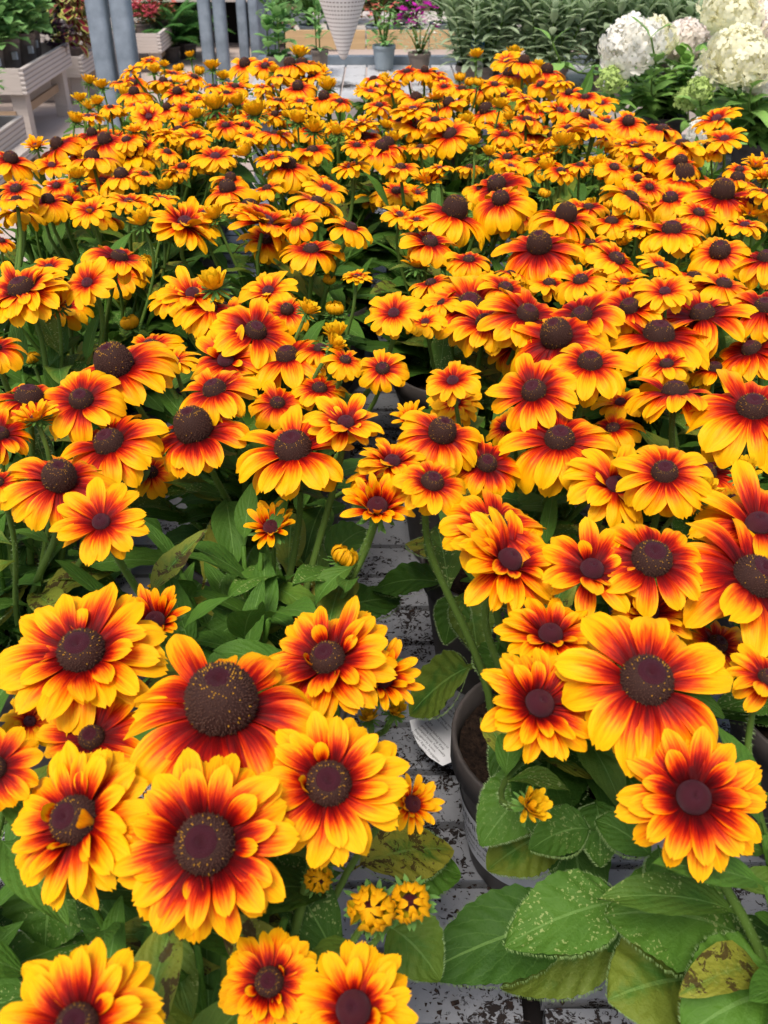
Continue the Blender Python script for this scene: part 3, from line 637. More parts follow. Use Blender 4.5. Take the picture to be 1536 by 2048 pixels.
def text_mesh(body, size):
    cu = bpy.data.curves.new('t', 'FONT'); cu.body = body; cu.size = size; cu.resolution_u = 2
    o = bpy.data.objects.new('t', cu); SC.collection.objects.link(o)
    dg = bpy.context.evaluated_depsgraph_get(); me = bpy.data.meshes.new_from_object(o.evaluated_get(dg))
    V = np.array([v.co[:] for v in me.vertices]); F = [tuple(p.vertices) for p in me.polygons]
    bpy.data.objects.remove(o); bpy.data.curves.remove(cu); bpy.data.meshes.remove(me); return V, F

# ------------------------------------------------------------------ building one plant
srng = random.Random(3)
def stem_pts(A, n, B, k=9):
    d = (A-B).length
    c1 = A-n*d*.35; c2 = B+Vector((0, 0, d*.45)); out = []
    for i in range(k):
        t = i/(k-1); out.append(A*(1-t)**3+c1*3*t*(1-t)**2+c2*3*t*t*(1-t)+B*t**3)
    return out
def rot_to(n, spin):
    q = Vector((0, 0, 1)).rotation_difference(n); return q.to_matrix().to_4x4() @ Matrix.Rotation(spin, 4, 'Z')
def plant(idx, p):
    base = Vector((p['x'], p['y'], BZ+.0015)); near = p['y'] < 1.0
    root = thing('potted_coneflower', p['label'], 'potted plant', base, 'red and yellow coneflowers in pots on the bench')
    sc = .86 if p['y'] > 1 else 1
    po = link('pot', POTM, root); po.rotation_euler = (0, 0, srng.uniform(0, 6)); so_ = link('compost', SOILM, root); so_.location = (0, 0, .138)
    fol = MB(); crown = Vector((0, 0, .14))
    for h in p['fl']:
        n = Vector((math.sin(R(h['side'])), -math.sin(R(h['tilt'])), 1)); 
        n.z = math.sqrt(max(.05, 1-n.x**2-n.y**2)); n.normalize()
        hi = h['px'] > 125; typ = h['typ']; rc = h['op'].get('rc', CR[typ]*srng.uniform(.92, 1.1)); D = h['D']
        ck = CK[typ]; r = rc*D
        ch = r*{'big': 1.35, 'mid': 1.0, 'young': .85}[ck]
        org = h['P']-base-n*ch*.55
        if typ == 'BU': D *= 1.0; org = h['P']-base-n*D*.45
        spin = srng.uniform(0, 6.28)
        if hi: pm = flower_petals(typ, rc, srng, True, dr=18 if h.get('py', 900) < 1000 else 4)
        else: pm = srng.choice(PROTO[typ])
        Mx = Matrix.Translation(org) @ rot_to(n, spin) @ Matrix.Scale(D*(1.0 if typ != 'BU' else .95), 4)
        fo = link('flower_bud' if typ == 'BU' else 'flower', pm, root, Mx)
        if typ == 'BU': link('cone', CONES[('young', False)][0], fo, Matrix.Translation((0, 0, .25)) @ Matrix.Scale(.24, 4))
        else:
            cs = rc if hi else rc
            co = link('cone', srng.choice(CONES[(ck, hi)]), fo, Matrix.Translation((0, 0, -.008 if ck != 'big' else -.012)) @ Matrix.Scale(cs, 4))
        if typ in ('BU', 'YE', 'CY'):
            sm = {'BU': 1.3, 'YE': .8, 'CY': .75}[typ]
            link('sepals', srng.choice(SEP), fo, Matrix.Translation((0, 0, -.01 if typ != 'BU' else .06)) @ Matrix.Scale(sm, 4))
        # stem
        a = math.atan2(org.y, org.x); rr = min(.05, math.hypot(org.x, org.y)*.45)
        B = Vector((rr*math.cos(a), rr*math.sin(a), .138))
        A = org-n*(.012*D/.08 if typ != 'BU' else 0)
        pts = stem_pts(A, n, B, 12 if near else 8); rad = .0031 if D > .055 else .0023
        rads = [rad*(.85+.35*i/(len(pts)-1)) for i in range(len(pts))]
        sb = MB(); sb.tube(pts, rads, 8 if near else 5, 0, (srng.random(), 0, 0))
        if near:
            hp = []; hd = []
            for i in range(len(pts)-1):
                for q in range(26):
                    t = srng.random(); c = pts[i].lerp(pts[i+1], t); ax = Vector((srng.gauss(0, 1), srng.gauss(0, 1), srng.gauss(0, .3))).normalized()
                    hp.append(c+ax*rad*.8); hd.append(ax)
            hairs(sb, hp, hd, .0026, 1)
        link('stem', sb.mesh('stem', ['stem', 'hairs']), root)
        # stem leaves
        nl = 4 if near else 3
        for q in range(nl):
            t = srng.uniform(.30, .95); k = int(t*(len(pts)-1)); c = pts[k]
            L = srng.uniform(.06, .115)*(.6+.6*t); 
            aa = srng.uniform(0, 6.28); tx = p['x']+c.x+math.cos(aa)*L
            if p['y'] < 1.2 and (tx > -.04 if p['side'] == 'L' else tx < .07): aa = math.pi-aa
            arcleaf(fol, c, aa, srng.uniform(10, 60), L, L*srng.uniform(.26, .38), srng.uniform(20, 80), nu=14 if near else 6, nv=6 if near else 2,
                    serr=.10 if near else 0, col=(srng.random(), 1 if srng.random() < .25 else 0, srng.random()**3), quilt=.03 if near else 0, wave=.08, rng=srng, fold=.25)
    nb = 26 if near else 30
    for q in range(nb):
        a = q*2.4+srng.uniform(-.3, .3); f = q/nb
        L = srng.uniform(.10, .165)*(1.0-.25*f)*(1 if near else 1.12); el = 8+55*f+srng.gauss(0, 8)
        b = crown+Vector((math.cos(a), math.sin(a), 0))*.015+Vector((0, 0, .05*f))
        ag = srng.random(); ag = (.4+.6*srng.random()) if ag < .03 else 0
        sp = 1 if srng.random() < .25 else 0
        W = L*srng.uniform(.34, .46)
        tx = p['x']+math.cos(a)*L*1.0; ty = p['y']+math.sin(a)*L
        if ty < 1.2 and (tx > -.05 if p['side'] == 'L' else tx < .075) and srng.random() < .9: continue
        if idx == 19 and math.cos(a) < -.25: continue
        c, s, n, w_ = arcleaf(fol, b, a, el, L, W, srng.uniform(25, 75), nu=26 if near else 8, nv=8 if near else 4, serr=.09 if near else 0,
                col=(srng.random(), sp, ag), quilt=.028 if near else .02, wave=.07, rng=srng, fold=srng.uniform(.05, .3), pet=.18)
        if near:
            hp = []; hd = []
            for k in range(5, len(c)-1):
                for sg in (-1, 1):
                    for _ in range(4):
                        t = srng.random(); e0 = c[k]+s[k]*sg*w_[k]; e1 = c[min(k+1, len(c)-1)]+s[min(k+1, len(c)-1)]*sg*w_[min(k+1, len(c)-1)]
                        hp.append(e0*(1-t)+e1*t); hd.append(s[k]*sg+n[k]*srng.uniform(-.5, .5))
            hairs(fol, hp, hd, .0022, 1)
    # leafy shoots without a head
    for q in range(9 if near else 6):
        a = q*2.4+.7; rr = srng.uniform(.02, .10); hgt = srng.uniform(.06, .16)
        tip = Vector((rr*math.cos(a), rr*math.sin(a), .16+hgt))
        if p['y'] < 1.2 and (p['x']+tip.x > -.05 if p['side'] == 'L' else p['x']+tip.x < .08): continue
        pts = stem_pts(tip, Vector((math.cos(a)*.3, math.sin(a)*.3, 1)).normalized(), Vector((rr*.4*math.cos(a), rr*.4*math.sin(a), .138)), 6)
        fol.tube(pts, [.0022]*6, 5, 0, (1, 0, 0))
        for k in range(6):
            c = pts[min(5, k)]; L = srng.uniform(.055, .095); aa = a+k*2.2+srng.uniform(-.4, .4)
            if p['y'] < 1.2 and (p['x']+c.x+math.cos(aa)*L > -.03 if p['side'] == 'L' else p['x']+c.x+math.cos(aa)*L < .06): continue
            arcleaf(fol, c, aa, srng.uniform(35, 75), L, L*srng.uniform(.24, .34), srng.uniform(10, 50), nu=16 if near else 6, nv=6 if near else 2, serr=.1 if near else 0,
                    col=(.4+.6*srng.random(), 0, 0), quilt=.02, wave=.06, rng=srng, fold=.25)
    fo = link('foliage', fol.mesh('foliage', ['leaf', 'hairs']), root)
    p['root'] = root
for i, p in enumerate(PL): plant(i, p)

# ------------------------------------------------------------------ large leaves seen singly: base px,h  tip px,h  width(m) ...
def big_leaf(pi, b, t, W, bulge=.015, roll=0., col=(.5, 0, 0), fold=.15, quilt=.03, tag=None, serr=.07):
    root = PL[pi]['root']; o = root.location
    B = at_h(*b)-o; T = at_h(*t)-o; mid = (B+T)/2+Vector((0, 0, bulge*2))
    up = Vector((math.sin(R(roll)), -.25, math.cos(R(roll))))
    mb = MB(); c, s, n, w_ = leaf(mb, B, mid, T, W, up=up, fold=fold, nu=40, nv=14, serr=serr, col=col, quilt=quilt, pet=.10, wave=.05, rng=srng, sharp=.85)
    hp = []; hd = []
    for k in range(3, len(c)-1):
        for sg in (-1, 1):
            for _ in range(5):
                q = srng.random(); e = (c[k]+s[k]*sg*w_[k])*(1-q)+(c[k+1]+s[k+1]*sg*w_[k+1])*q
                hp.append(e); hd.append(s[k]*sg+n[k]*srng.uniform(-.4, .4)+.4*(c[k+1]-c[k])/.003*.3)
    hairs(mb, hp, hd, .0024, 1)
    ob = link('leaf', mb.mesh('leaf', ['leaf', 'hairs']), root)
    if tag: ob['label'] = tag
HB = BZ
big_leaf(18, (1275, 1800, HB+.20), (1008, 1893, HB+.19), .052, .012, 0, (.8, 1, 0), tag='broad green leaf with pale speckles')
big_leaf(18, (1500, 1880, HB+.20), (1210, 1832, HB+.21), .075, .015, 0, (.9, 1.0, 0), tag='large wrinkled leaf covered in pale yellow speckles')
big_leaf(18, (1180, 1830, HB+.12), (840, 1950, HB+.10), .065, .012, 0, (.1, 0, 0))
big_leaf(18, (1290, 1870, HB+.15), (1000, 1975, HB+.08), .055, .01, 0, (.05, .2, .3))
big_leaf(18, (1420, 1960, HB+.14), (1215, 2000, HB+.16), .075, .01, 0, (.6, 0, .42), tag='broad leaf with a yellow margin')
big_leaf(18, (1600, 1990, HB+.20), (1365, 2075, HB+.21), .075, .02, 0, (1, 0, 0))
big_leaf(18, (1270, 1800, HB+.17), (1215, 1900, HB+.14), .045, .01, 0, (.4, 0, 0))
big_leaf(18, (1315, 1690, HB+.24), (1325, 1800, HB+.21), .022, .005, 0, (.6, 0, 0), quilt=.01)
big_leaf(18, (1310, 1720, HB+.25), (1190, 1640, HB+.26), .028, .006, 0, (.5, 0, 0), quilt=.01)
big_leaf(18, (1320, 1750, HB+.20), (1460, 1740, HB+.20), .035, .008, 0, (.3, 0, 0))
big_leaf(19, (1090, 1560, HB+.19), (962, 1692, HB+.17), .050, .012, 0, (.9, .3, 0), tag='pale green leaf hanging over the pot rim')
big_leaf(19, (1150, 1650, HB+.16), (975, 1740, HB+.12), .055, .010, 0, (.7, 0, .40), tag='yellowing leaf with a brown tip')
big_leaf(19, (1190, 1600, HB+.22), (1200, 1735, HB+.20), .034, .01, 0, (.6, .8, 0))
big_leaf(19, (1190, 1660, HB+.22), (1060, 1700, HB+.2), .035, .01, 0, (.5, .6, 0))
big_leaf(19, (1040, 1400, HB+.20), (960, 1290, HB+.20), .045, .012, 0, (.6, 0, 0))
big_leaf(19, (1060, 1440, HB+.19), (985, 1560, HB+.17), .034, .010, 0, (.2, 0, 0))
big_leaf(19, (950, 1330, HB+.17), (820, 1430, HB+.09), .060, .01, 0, (.05, 0, .25))
big_leaf(0, (700, 1740, HB+.18), (905, 1700, HB+.14), .050, .01, 0, (.5, 0, 1.0), tag='yellow leaf blotched with brown')
big_leaf(0, (760, 1740, HB+.15), (920, 1750, HB+.12), .050, .01, 0, (1, .3, 0))
big_leaf(0, (560, 1750, HB+.22), (470, 2010, HB+.20), .070, .01, 0, (.4, .8, 0))
big_leaf(0, (420, 1800, HB+.22), (330, 1960, HB+.20), .060, .01, 0, (.3, .6, 0))
big_leaf(0, (770, 1850, HB+.17), (880, 1960, HB+.15), .045, .01, 0, (.8, 0, .2))
big_leaf(1, (120, 1760, HB+.22), (90, 1900, HB+.19), .06, .01, 0, (.5, .6, 0))
big_leaf(2, (545, 1235, HB+.20), (685, 1190, HB+.20), .045, .01, 0, (.7, .2, .35))
big_leaf(2, (640, 1240, HB+.16), (800, 1200, HB+.12), .055, .01, 0, (.4, 0, .0))
big_leaf(2, (480, 1200, HB+.22), (500, 1300, HB+.21), .055, .01, 0, (.4, 0, .0))
big_leaf(2, (420, 1190, HB+.22), (405, 1290, HB+.20), .04, .01, 0, (.7, 0, .9), tag='withered yellow leaf with brown edges')
big_leaf(2, (405, 1180, HB+.2), (470, 1010, HB+.28), .03, .01, 0, (.6, .3, .85), tag='tall narrow leaf spotted brown')
big_leaf(2, (650, 1130, HB+.24), (740, 1060, HB+.24), .04, .01, 0, (.7, .0, .0))
big_leaf(2, (540, 1230, HB+.2), (515, 1090, HB+.25), .03, .01, 0, (1, .0, .0))
big_leaf(3, (-10, 1120, HB+.2), (60, 1110, HB+.2), .06, .01, 0, (.9, .0, .0))
big_leaf(21, (900, 1130, HB+.22), (815, 1085, HB+.2), .035, .01, 0, (.6, .3, .9), tag='yellow leaf speckled black')
big_leaf(21, (900, 1170, HB+.18), (745, 1180, HB+.14), .045, .01, 0, (.3, .0, .0))
big_leaf(21, (930, 1180, HB+.19), (955, 1310, HB+.15), .045, .01, 0, (.4, .0, .2))
big_leaf(21, (920, 1190, HB+.19), (890, 1290, HB+.15), .035, .01, 0, (.4, .0, .0))

# ------------------------------------------------------------------ white tag beside the pot and printed band on it
root = PL[19]['root']; o = root.location
mb = MB(); TL = ['Plant & water well', 'in moist soil', '', 'Flowering time', 'Jul to October', '', 'Care', 'Remove faded blooms to', 'prolong flowering. Keep', 'compost moist. Feed weekly', 'Propagated by licence.',
     'Breeders\' Rights. Propagation', 'without a licence is', 'illegal']
tagh = HB+.055
q0 = at_h(838, 1462, tagh); q1 = at_h(890, 1518, tagh-.012); e1 = (q1-q0).normalized(); up_ = (at_h(880, 1420, tagh+.012)-q0); e2 = (up_-e1*up_.dot(e1)).normalized(); nn = e1.cross(e2)
if nn.z < 0: nn = -nn
TC = [at_h(a, b, h) for a, b, h in ((820, 1443, tagh), (850, 1433, tagh+.006), (880, 1424, tagh+.011), (905, 1406, tagh+.014), (935, 1500, tagh-.002), (928, 1511, tagh-.006), (885, 1531, tagh-.014), (858, 1514, tagh-.012), (838, 1492, tagh-.008), (824, 1465, tagh-.004))]
pc = sum(TC, Vector())/len(TC)
TC = [c-nn*((c-pc).dot(nn)) for c in TC]
oo = mb.verts([c-o for c in TC]); mb.face(list(range(oo, oo+10)), 0)
oo = mb.verts([c-o-nn*.0006 for c in TC]); mb.face(list(range(oo+9, oo-1, -1)), 0)
for i in range(10): pass
ls = .0033; start = at_h(868, 1424, tagh+.008); start = start-nn*((start-pc).dot(nn))
w0 = at_h(897, 1420, tagh+.01); w0 = w0-nn*((w0-pc).dot(nn))
# lines stack away from the upper right corner
for i, s in enumerate(TL):
    if not s: continue
    V, F = text_mesh(s, .0034)
    if len(V) == 0: continue
    org = w0-e2*(i*.0040)-e1*(.002+.0006*i)
    W3 = [org+e1*v[0]+e2*v[1]+nn*.0004-o for v in V]; oo = mb.verts(W3)
    for f in F: mb.face([oo+j for j in f], 1)
tg = link('plant_tag', mb.mesh('plant_tag', ['paper', 'ink'], False), root); tg['label'] = 'white care tag with rows of small black print'
mb = MB(); pot_h = .158; r_ = .086
def rad_at(z): return r_*(.74+(.93-.74)*z/(pot_h*.80))+.0006
A0, A1 = R(172), R(278); P = np.zeros((7, 40, 3)); uv = np.zeros((7, 40, 2))
for i in range(7):
    z = .030+.062*i/6
    for j in range(40):
        a = A0+(A1-A0)*j/39; P[i, j] = (rad_at(z)*math.cos(a), rad_at(z)*math.sin(a), z)
mb.grid(P, uv, (0, 0, 0), 0)
for body, size, a_st, z_st in (('PREMIUM BRAND', .0125, 186, .076), ('Rudbeckia', .010, 190, .062), ('Perennial for borders', .0065, 189, .052), ('and patio pots', .0065, 189, .043)):
    V, F = text_mesh(body, size); W3 = []
    for v in V:
        z = z_st+v[1]; a = R(a_st)+v[0]/rad_at(z); rr = rad_at(z)+.0006; W3.append((rr*math.cos(a), rr*math.sin(a), z))
    oo = mb.verts(W3)
    for f in F: mb.face([oo+j for j in f], 1)
pot19 = [c for c in root.children if c.name.startswith('pot')][0]; pot19.rotation_euler = (0, 0, 0)
lb = link('pot_label', mb.mesh('pot_label', ['paper', 'ink'], False), pot19)

# ------------------------------------------------------------------ bench
bt = thing('plant_bench', 'long grey slatted bench strewn with compost under the coneflower pots', 'bench', (0, 0, 0))
def slats_x(x0, x1, y0, y1, pitch, gap, parent, mat):
    mb = MB(); y = y0; k = 0
    while y < y1:
        wdt = pitch-gap
        mb.box(((x0+x1)/2, y+wdt/2, BZ-.009+srng.uniform(-.0008, .0)), (x1-x0, wdt, .018)); y += pitch; k += 1
    return link('slat_panel', mb.mesh('slat_panel', [mat], False), parent)
slats_x(-.66, .114, -.45, 2.7, .0655, .0085, bt, 'bench'); slats_x(.132, 1.05, -.43, 2.7, .0655, .0085, bt, 'bench')
mb = MB()
for x in (-.66, .123, 1.05): mb.box((x, 1.13, BZ-.075), (.035, 3.16, .05))
for y in (-.43, .35, 1.1, 1.9, 2.68): mb.box((.2, y, BZ-.118), (1.7, .04, .035))
link('frame', mb.mesh('frame', ['steel'], False), bt)
for x in (-.6, .123, 1.0):
    for y in (-.4, 1.13, 2.64):
        mb = MB(); mb.box((x, y, (BZ-.137)/2), (.04, .04, BZ-.137)); link('leg', mb.mesh('leg', ['steel'], False), bt)
mb = MB(); mb.box((.195, 1.125, BZ-.034), (1.68, 3.12, .012)); link('gap_shade_sheet', mb.mesh('gap_shade_sheet', ['black'], False), bt)  # black sheet added below the slats to stand in for shade in their gaps
# crumbs lying on the slats
mb = MB()
for i in range(3600):
    cx, cy = srng.choice([(.02, 1.0), (.03, .6), (0, .8), (.05, .45), (-.02, .5), (-.42, .45), (-.02, 1.2), (.08, .4), (-.2, .45)])
    x = cx+srng.gauss(0, .09); y = cy+srng.gauss(0, .12); s = srng.uniform(.0006, .0022)*(1 if srng.random() < .9 else 1.6)
    P = [Vector((srng.uniform(-1, 1)*s*1.5, srng.uniform(-1, 1)*s, srng.uniform(0, .8)*s)) for _ in range(5)]
    oo = mb.verts([(x+p.x, y+p.y, BZ+.0004+p.z) for p in P])
    for f in ((0, 1, 2), (0, 2, 3), (1, 3, 4), (0, 4, 2), (2, 4, 3)): mb.face([oo+q for q in f])
oc = link('spilled_compost', mb.mesh('spilled_compost', ['crumb'], False)); oc['kind'] = 'stuff'; oc['label'] = 'dark compost crumbs scattered over the grey bench slats'; oc['category'] = 'compost'

# ------------------------------------------------------------------ floor
mb = MB(); mb.verts([(-60, -20, 0), (60, -20, 0), (60, 160, 0), (-60, 160, 0)]); mb.face((0, 1, 2, 3)); struct('floor', mb, ['floor'])

# ------------------------------------------------------------------ rear bench
RZ = BZ
rb = thing('plank_bench', 'white planked bench with a pale wooden front edge behind the coneflowers', 'bench', (0, 0, 0))
mb = MB(); x = -.56
while x < 2.7:
    mb.box((x+.047, 4.36, RZ-.01), (.088, .80, .02)); x += .0965
link('plank_top', mb.mesh('plank_top', ['rearplank'], False), rb)
mb = MB(); mb.box((1.05, 3.945, RZ-.03), (3.25, .022, .085)); link('front_edge', mb.mesh('front_edge', ['palex'], False), rb)
mb = MB(); mb.box((1.05, 4.79, RZ+.012), (3.25, .05, .045)); link('rail', mb.mesh('rail', ['steel'], False), rb)
for x in (-.5, 1.0, 2.5):
    for y in (4.05, 4.68):
        mb = MB(); mb.box((x, y, (RZ-.03)/2), (.07, .07, RZ-.03)); link('leg', mb.mesh('leg', ['steel'], False), rb)
pb = thing('timber_bench', 'orange-brown timber bench with a deep front board behind the hanging basket', 'bench', (0, 0, 0))
for x0, x1 in ((-.53, -.10), (-.092, .235), (.243, 1.4)):
    mb = MB(); mb.box(((x0+x1)/2, 5.6, .757), (x1-x0, .03, .09)); link('front_board', mb.mesh('front_board', ['pine'], False), pb)
mb = MB(); mb.box((.45, 6.3, .72), (1.96, 1.35, .02)); link('shelf', mb.mesh('shelf', ['palex'], False), pb)
for x in (-.45, 1.3):
    for y in (5.70, 6.85):
        mb = MB(); mb.box((x, y, .354), (.09, .09, .708)); link('leg', mb.mesh('leg', ['pine'], False), pb)
mb = MB(); mb.box((.45, 5.72, .42), (1.8, .02, .05)); mb.box((.45, 5.72, .15), (1.8, .02, .06)); link('lower_rail', mb.mesh('lower_rail', ['darkwood'], False), pb)

# ------------------------------------------------------------------ galvanised posts
PN = [('nearest', 4.7), ('second', 7.5), ('third', 9.45), ('farthest', 9.85)]
for nm, Y in PN:
    for sx, sd2 in ((-1.262, 'left'), (-1.158, 'right')) if Y != 9.85 else ((-1.13, 'left'), (-1.04, 'right')):
        o = thing('steel_post', '%s post of the %s pair of galvanised posts' % (sd2, nm), 'post', (sx, Y, 0), 'galvanised posts standing in pairs')
        mb = MB(); k = 24; prof = [(.046, .01), (.046, 3.2)]
        # rounded-square tube
        P = np.zeros((2, k, 3)); uv = np.zeros((2, k, 2))
        for i in range(2):
            for j in range(k):
                a = 2*math.pi*j/k+.13; c_, s_ = math.cos(a), math.sin(a); q = (abs(c_)**5+abs(s_)**5)**(-.2)
                P[i, j] = (.044*c_*q, .048*s_*q, .01+i*3.1)
        mb.grid(P, uv, (0, 0, 0), 0, True); mb.face(list(range(k, 2*k)))
        link('tube', mb.mesh('tube', ['steel']), o)
        mb = MB(); mb.box((0, 0, .006), (.102, .15, .012)); link('base_plate', mb.mesh('base_plate', ['steel'], False), o)

# ------------------------------------------------------------------ pallet benches at the left
def stillage(label, x0, x1, y0, y1, top, bh=.14, legs=True, mat='pale'):
    s = thing('pallet_bench', label, 'bench', ((x0+x1)/2, (y0+y1)/2, 0), 'weathered timber pallet benches'); cx, cy = (x0+x1)/2, (y0+y1)/2
    def b(name, c, sz, m):
        mb = MB(); mb.box((c[0]-cx, c[1]-cy, c[2]), sz); return link(name, mb.mesh(name, [m], False), s)
    b('side_board', (x1, cy, top-bh/2), (.028, y1-y0, bh), 'pale'); b('side_board', (x0, cy, top-bh/2), (.028, y1-y0, bh), 'pale')
    b('end_board', (cx, y0+.014, top-bh/2), (x1-x0-.03, .026, bh), 'palex'); b('end_board', (cx, y1-.014, top-bh/2), (x1-x0-.03, .026, bh), 'palex')
    mb = MB(); y = y0+.04
    while y < y1-.1: mb.box((0, y+.05-cy, top-bh*.7), (x1-x0-.04, .085, .018)); y += .105
    link('deck', mb.mesh('deck', ['darkwood'], False), s)
    if legs:
        for xx in (x0+.06, x1-.07):
            for yy in (y0+.1, y1-.1): b('leg', (xx, yy, (top-bh)/2-.001), (.09, .09, top-bh-.004), 'palex')
        b('rail', (x1-.075, cy, (top-bh)*.62), (.02, y1-y0-.32, .05), 'tan')
        if top > .4: b('rail', (cx, y0+.05, (top-bh)*.55), (x1-x0-.2, .02, .07), 'tan')
    return s
stillage('low pale ribbed pallet bench at the left edge with leafy pots', -3.3, -2.20, 4.6, 6.1, .27, .13)
stillage('raised pallet bench with ribbed side board under the tall green plants', -3.5, -2.27, 6.45, 7.5, .47, .15)
stillage('pallet bench partly hidden by the nearest posts', -3.4, -2.26, 7.72, 9.0, .34, .14)
stillage('pallet bench right of the nearest posts under coral flowers', -3.0, -1.93, 9.0, 10.0, .32, .15)
# pallet lying on the floor
pl = thing('wooden_pallet', 'weathered grey pallet lying low at the left bench end', 'pallet', (-2.15, 5.7, 0))
mb = MB(); mb.box((-.25, -.2, .135), (.62, 1.05, .02)); link('deck', mb.mesh('deck', ['palex'], False), pl)
mb = MB(); mb.box((.05, -.2, .105), (.03, 1.05, .04)); link('board', mb.mesh('board', ['pale'], False), pl)
for y in (-.66, -.2, .28): mb = MB(); mb.box((.0, y, .042), (.09, .09, .083)); link('block', mb.mesh('block', ['tan'], False), pl)

# ------------------------------------------------------------------ far shelving
sh = thing('timber_shelving', 'dark timber shelving with pale slats far behind the posts', 'shelving', (-1.2, 10.2, 0))
mb = MB(); mb.box((0, .55, .9), (6.5, .03, 1.8)); link('back_panel', mb.mesh('back_panel', ['black'], False), sh)
for k, (z, xw, xc, m) in enumerate(((.10, .9, .35, 'tan'), (.24, .9, .35, 'tan'), (.38, .9, .35, 'tan'), (.50, 1.3, -.75, 'palex'), (.52, 1.3, .55, 'palex'))):
    mb = MB(); mb.box((xc, .02*k % .05, z), (xw, .03, .055 if z < .45 else .14)); link('slat', mb.mesh('slat', [m], False), sh)
mb = MB(); mb.box((0, .27, .60), (6.4, .52, .03)); link('shelf', mb.mesh('shelf', ['darkwood'], False), sh)
for x in (-3.1, -1.5, .0, 1.6, 3.1): mb = MB(); mb.box((x, .1, .29), (.08, .08, .58)); link('leg', mb.mesh('leg', ['darkwood'], False), sh)

# ------------------------------------------------------------------ background plants
brng = random.Random(21)
def bpot(root, r, h, mat='pot'):
    link('pot', pot_mesh(r, h, mat, 22), root); s = link('compost', soil_mesh(r*.9, brng, 12), root); s.location = (0, 0, h*.88)
def bush(name, label, cat, loc, r, h, mat, H, RAD, n, L, W, fm, group=None, el=(0, 60), shape='dome', flowers=None, stemmat='stem'):
    root = thing(name, label, cat, loc, group)
    bpot(root, r, h, mat); mb = MB(); sb = MB()
    ns = max(5, n//14); tips = []
    for i in range(ns):
        a = i*2.4; t = Vector((math.cos(a)*RAD*.75*brng.random()**.5, math.sin(a)*RAD*.75*brng.random()**.5, h+(H)*brng.uniform(.6, .98)))
        sb.tube([(0, 0, h*.85), (t.x*.5, t.y*.5, h+H*.4), t], [.004, .003, .002], 4); tips.append(t)
    for i in range(n):
        a = brng.uniform(0, 6.28); q = brng.random()**.55; zz = brng.random()
        rr = RAD*q*(math.sin(math.pi*min(.97, zz*.75+.25))**.5 if shape == 'dome' else 1)
        c = Vector((rr*math.cos(a), rr*math.sin(a), h*.95+H*zz))
        LL = L*brng.uniform(.7, 1.15)
        arcleaf(mb, c-Vector((math.cos(a), math.sin(a), 0))*LL*.3, a+brng.gauss(0, .7), brng.uniform(*el), LL, W*brng.uniform(.8, 1.15), brng.uniform(20, 70), nu=5, nv=2, col=(brng.random(), 0, 0), fold=.2, rng=brng)
    link('foliage', mb.mesh('foliage', [fm]), root); link('stem', sb.mesh('stem', [stemmat]), root)
    if flowers:
        fm2, nf, fs, zlo = flowers; mb = MB()
        for i in range(nf):
            a = brng.uniform(0, 6.28); rr = RAD*brng.random()**.5; c = Vector((rr*math.cos(a), rr*math.sin(a), h+H*brng.uniform(zlo, 1.08)))
            for k in range(5):
                arcleaf(mb, c, a+k*1.257, brng.uniform(0, 50), fs, fs*.7, 20, nu=3, nv=2, col=(brng.random(), 0, 0), pet=.02, rng=brng)
            if nf <= 30: link('flower', mb.mesh('flower', [fm2]), root); mb = MB()
        if nf > 30: link('flower_cluster', mb.mesh('flower_cluster', [fm2]), root)
    return root
def spiky(name, label, cat, loc, r, h, mat, H, RAD, ns, L, W, fm, group=None, tip=None, per=13):
    """upright stems with whorled narrow leaves"""
    root = thing(name, label, cat, loc, group); bpot(root, r, h, mat); mb = MB(); sb = MB(); tb = MB()
    for i in range(ns):
        a = i*2.4; q = (i/ns)**.5; b = Vector((math.cos(a)*r*.9*q, math.sin(a)*r*.9*q, h*.90)); hh = H*brng.uniform(.72, 1.05)*(1-.25*q)
        t = Vector((math.cos(a)*RAD*q, math.sin(a)*RAD*q, h+hh)); m_ = b.lerp(t, .5)+Vector((0, 0, .03)); sb.tube([b, m_, t], .0028, 4)
        for k in range(per):
            f = .05+.93*k/per; c = b.lerp(m_, f*2) if f < .5 else m_.lerp(t, f*2-1); s = 1-.55*max(0, f-.55)/.45
            for w2 in (0, math.pi):
                arcleaf(mb, c, k*1.57+w2+a, 18+45*f+brng.gauss(0, 10), L*s*brng.uniform(.8, 1.1), W*s, brng.uniform(10, 60), nu=4, nv=2, col=(brng.random(), 0, 0), fold=.3, rng=brng, pet=.05)
        if tip:
            tb.tube([t, t+Vector((0, 0, tip[1]*.5)), t+Vector((0, 0, tip[1]))], [tip[2], tip[2]*.8, tip[2]*.2], 6, 0)
            for k in range(26):
                f = brng.random(); a2 = brng.uniform(0, 6.28); arcleaf(tb, t+Vector((0, 0, tip[1]*f)), a2, 30, .014, .008, 20, nu=2, nv=2, col=(brng.random(), 0, 0), rng=brng, pet=.02)
    link('foliage', mb.mesh('foliage', [fm]), root); link('stem', sb.mesh('stem', ['stem']), root)
    if tip: link('flower_spike', tb.mesh('flower_spike', [tip[0]]), root)
    return root
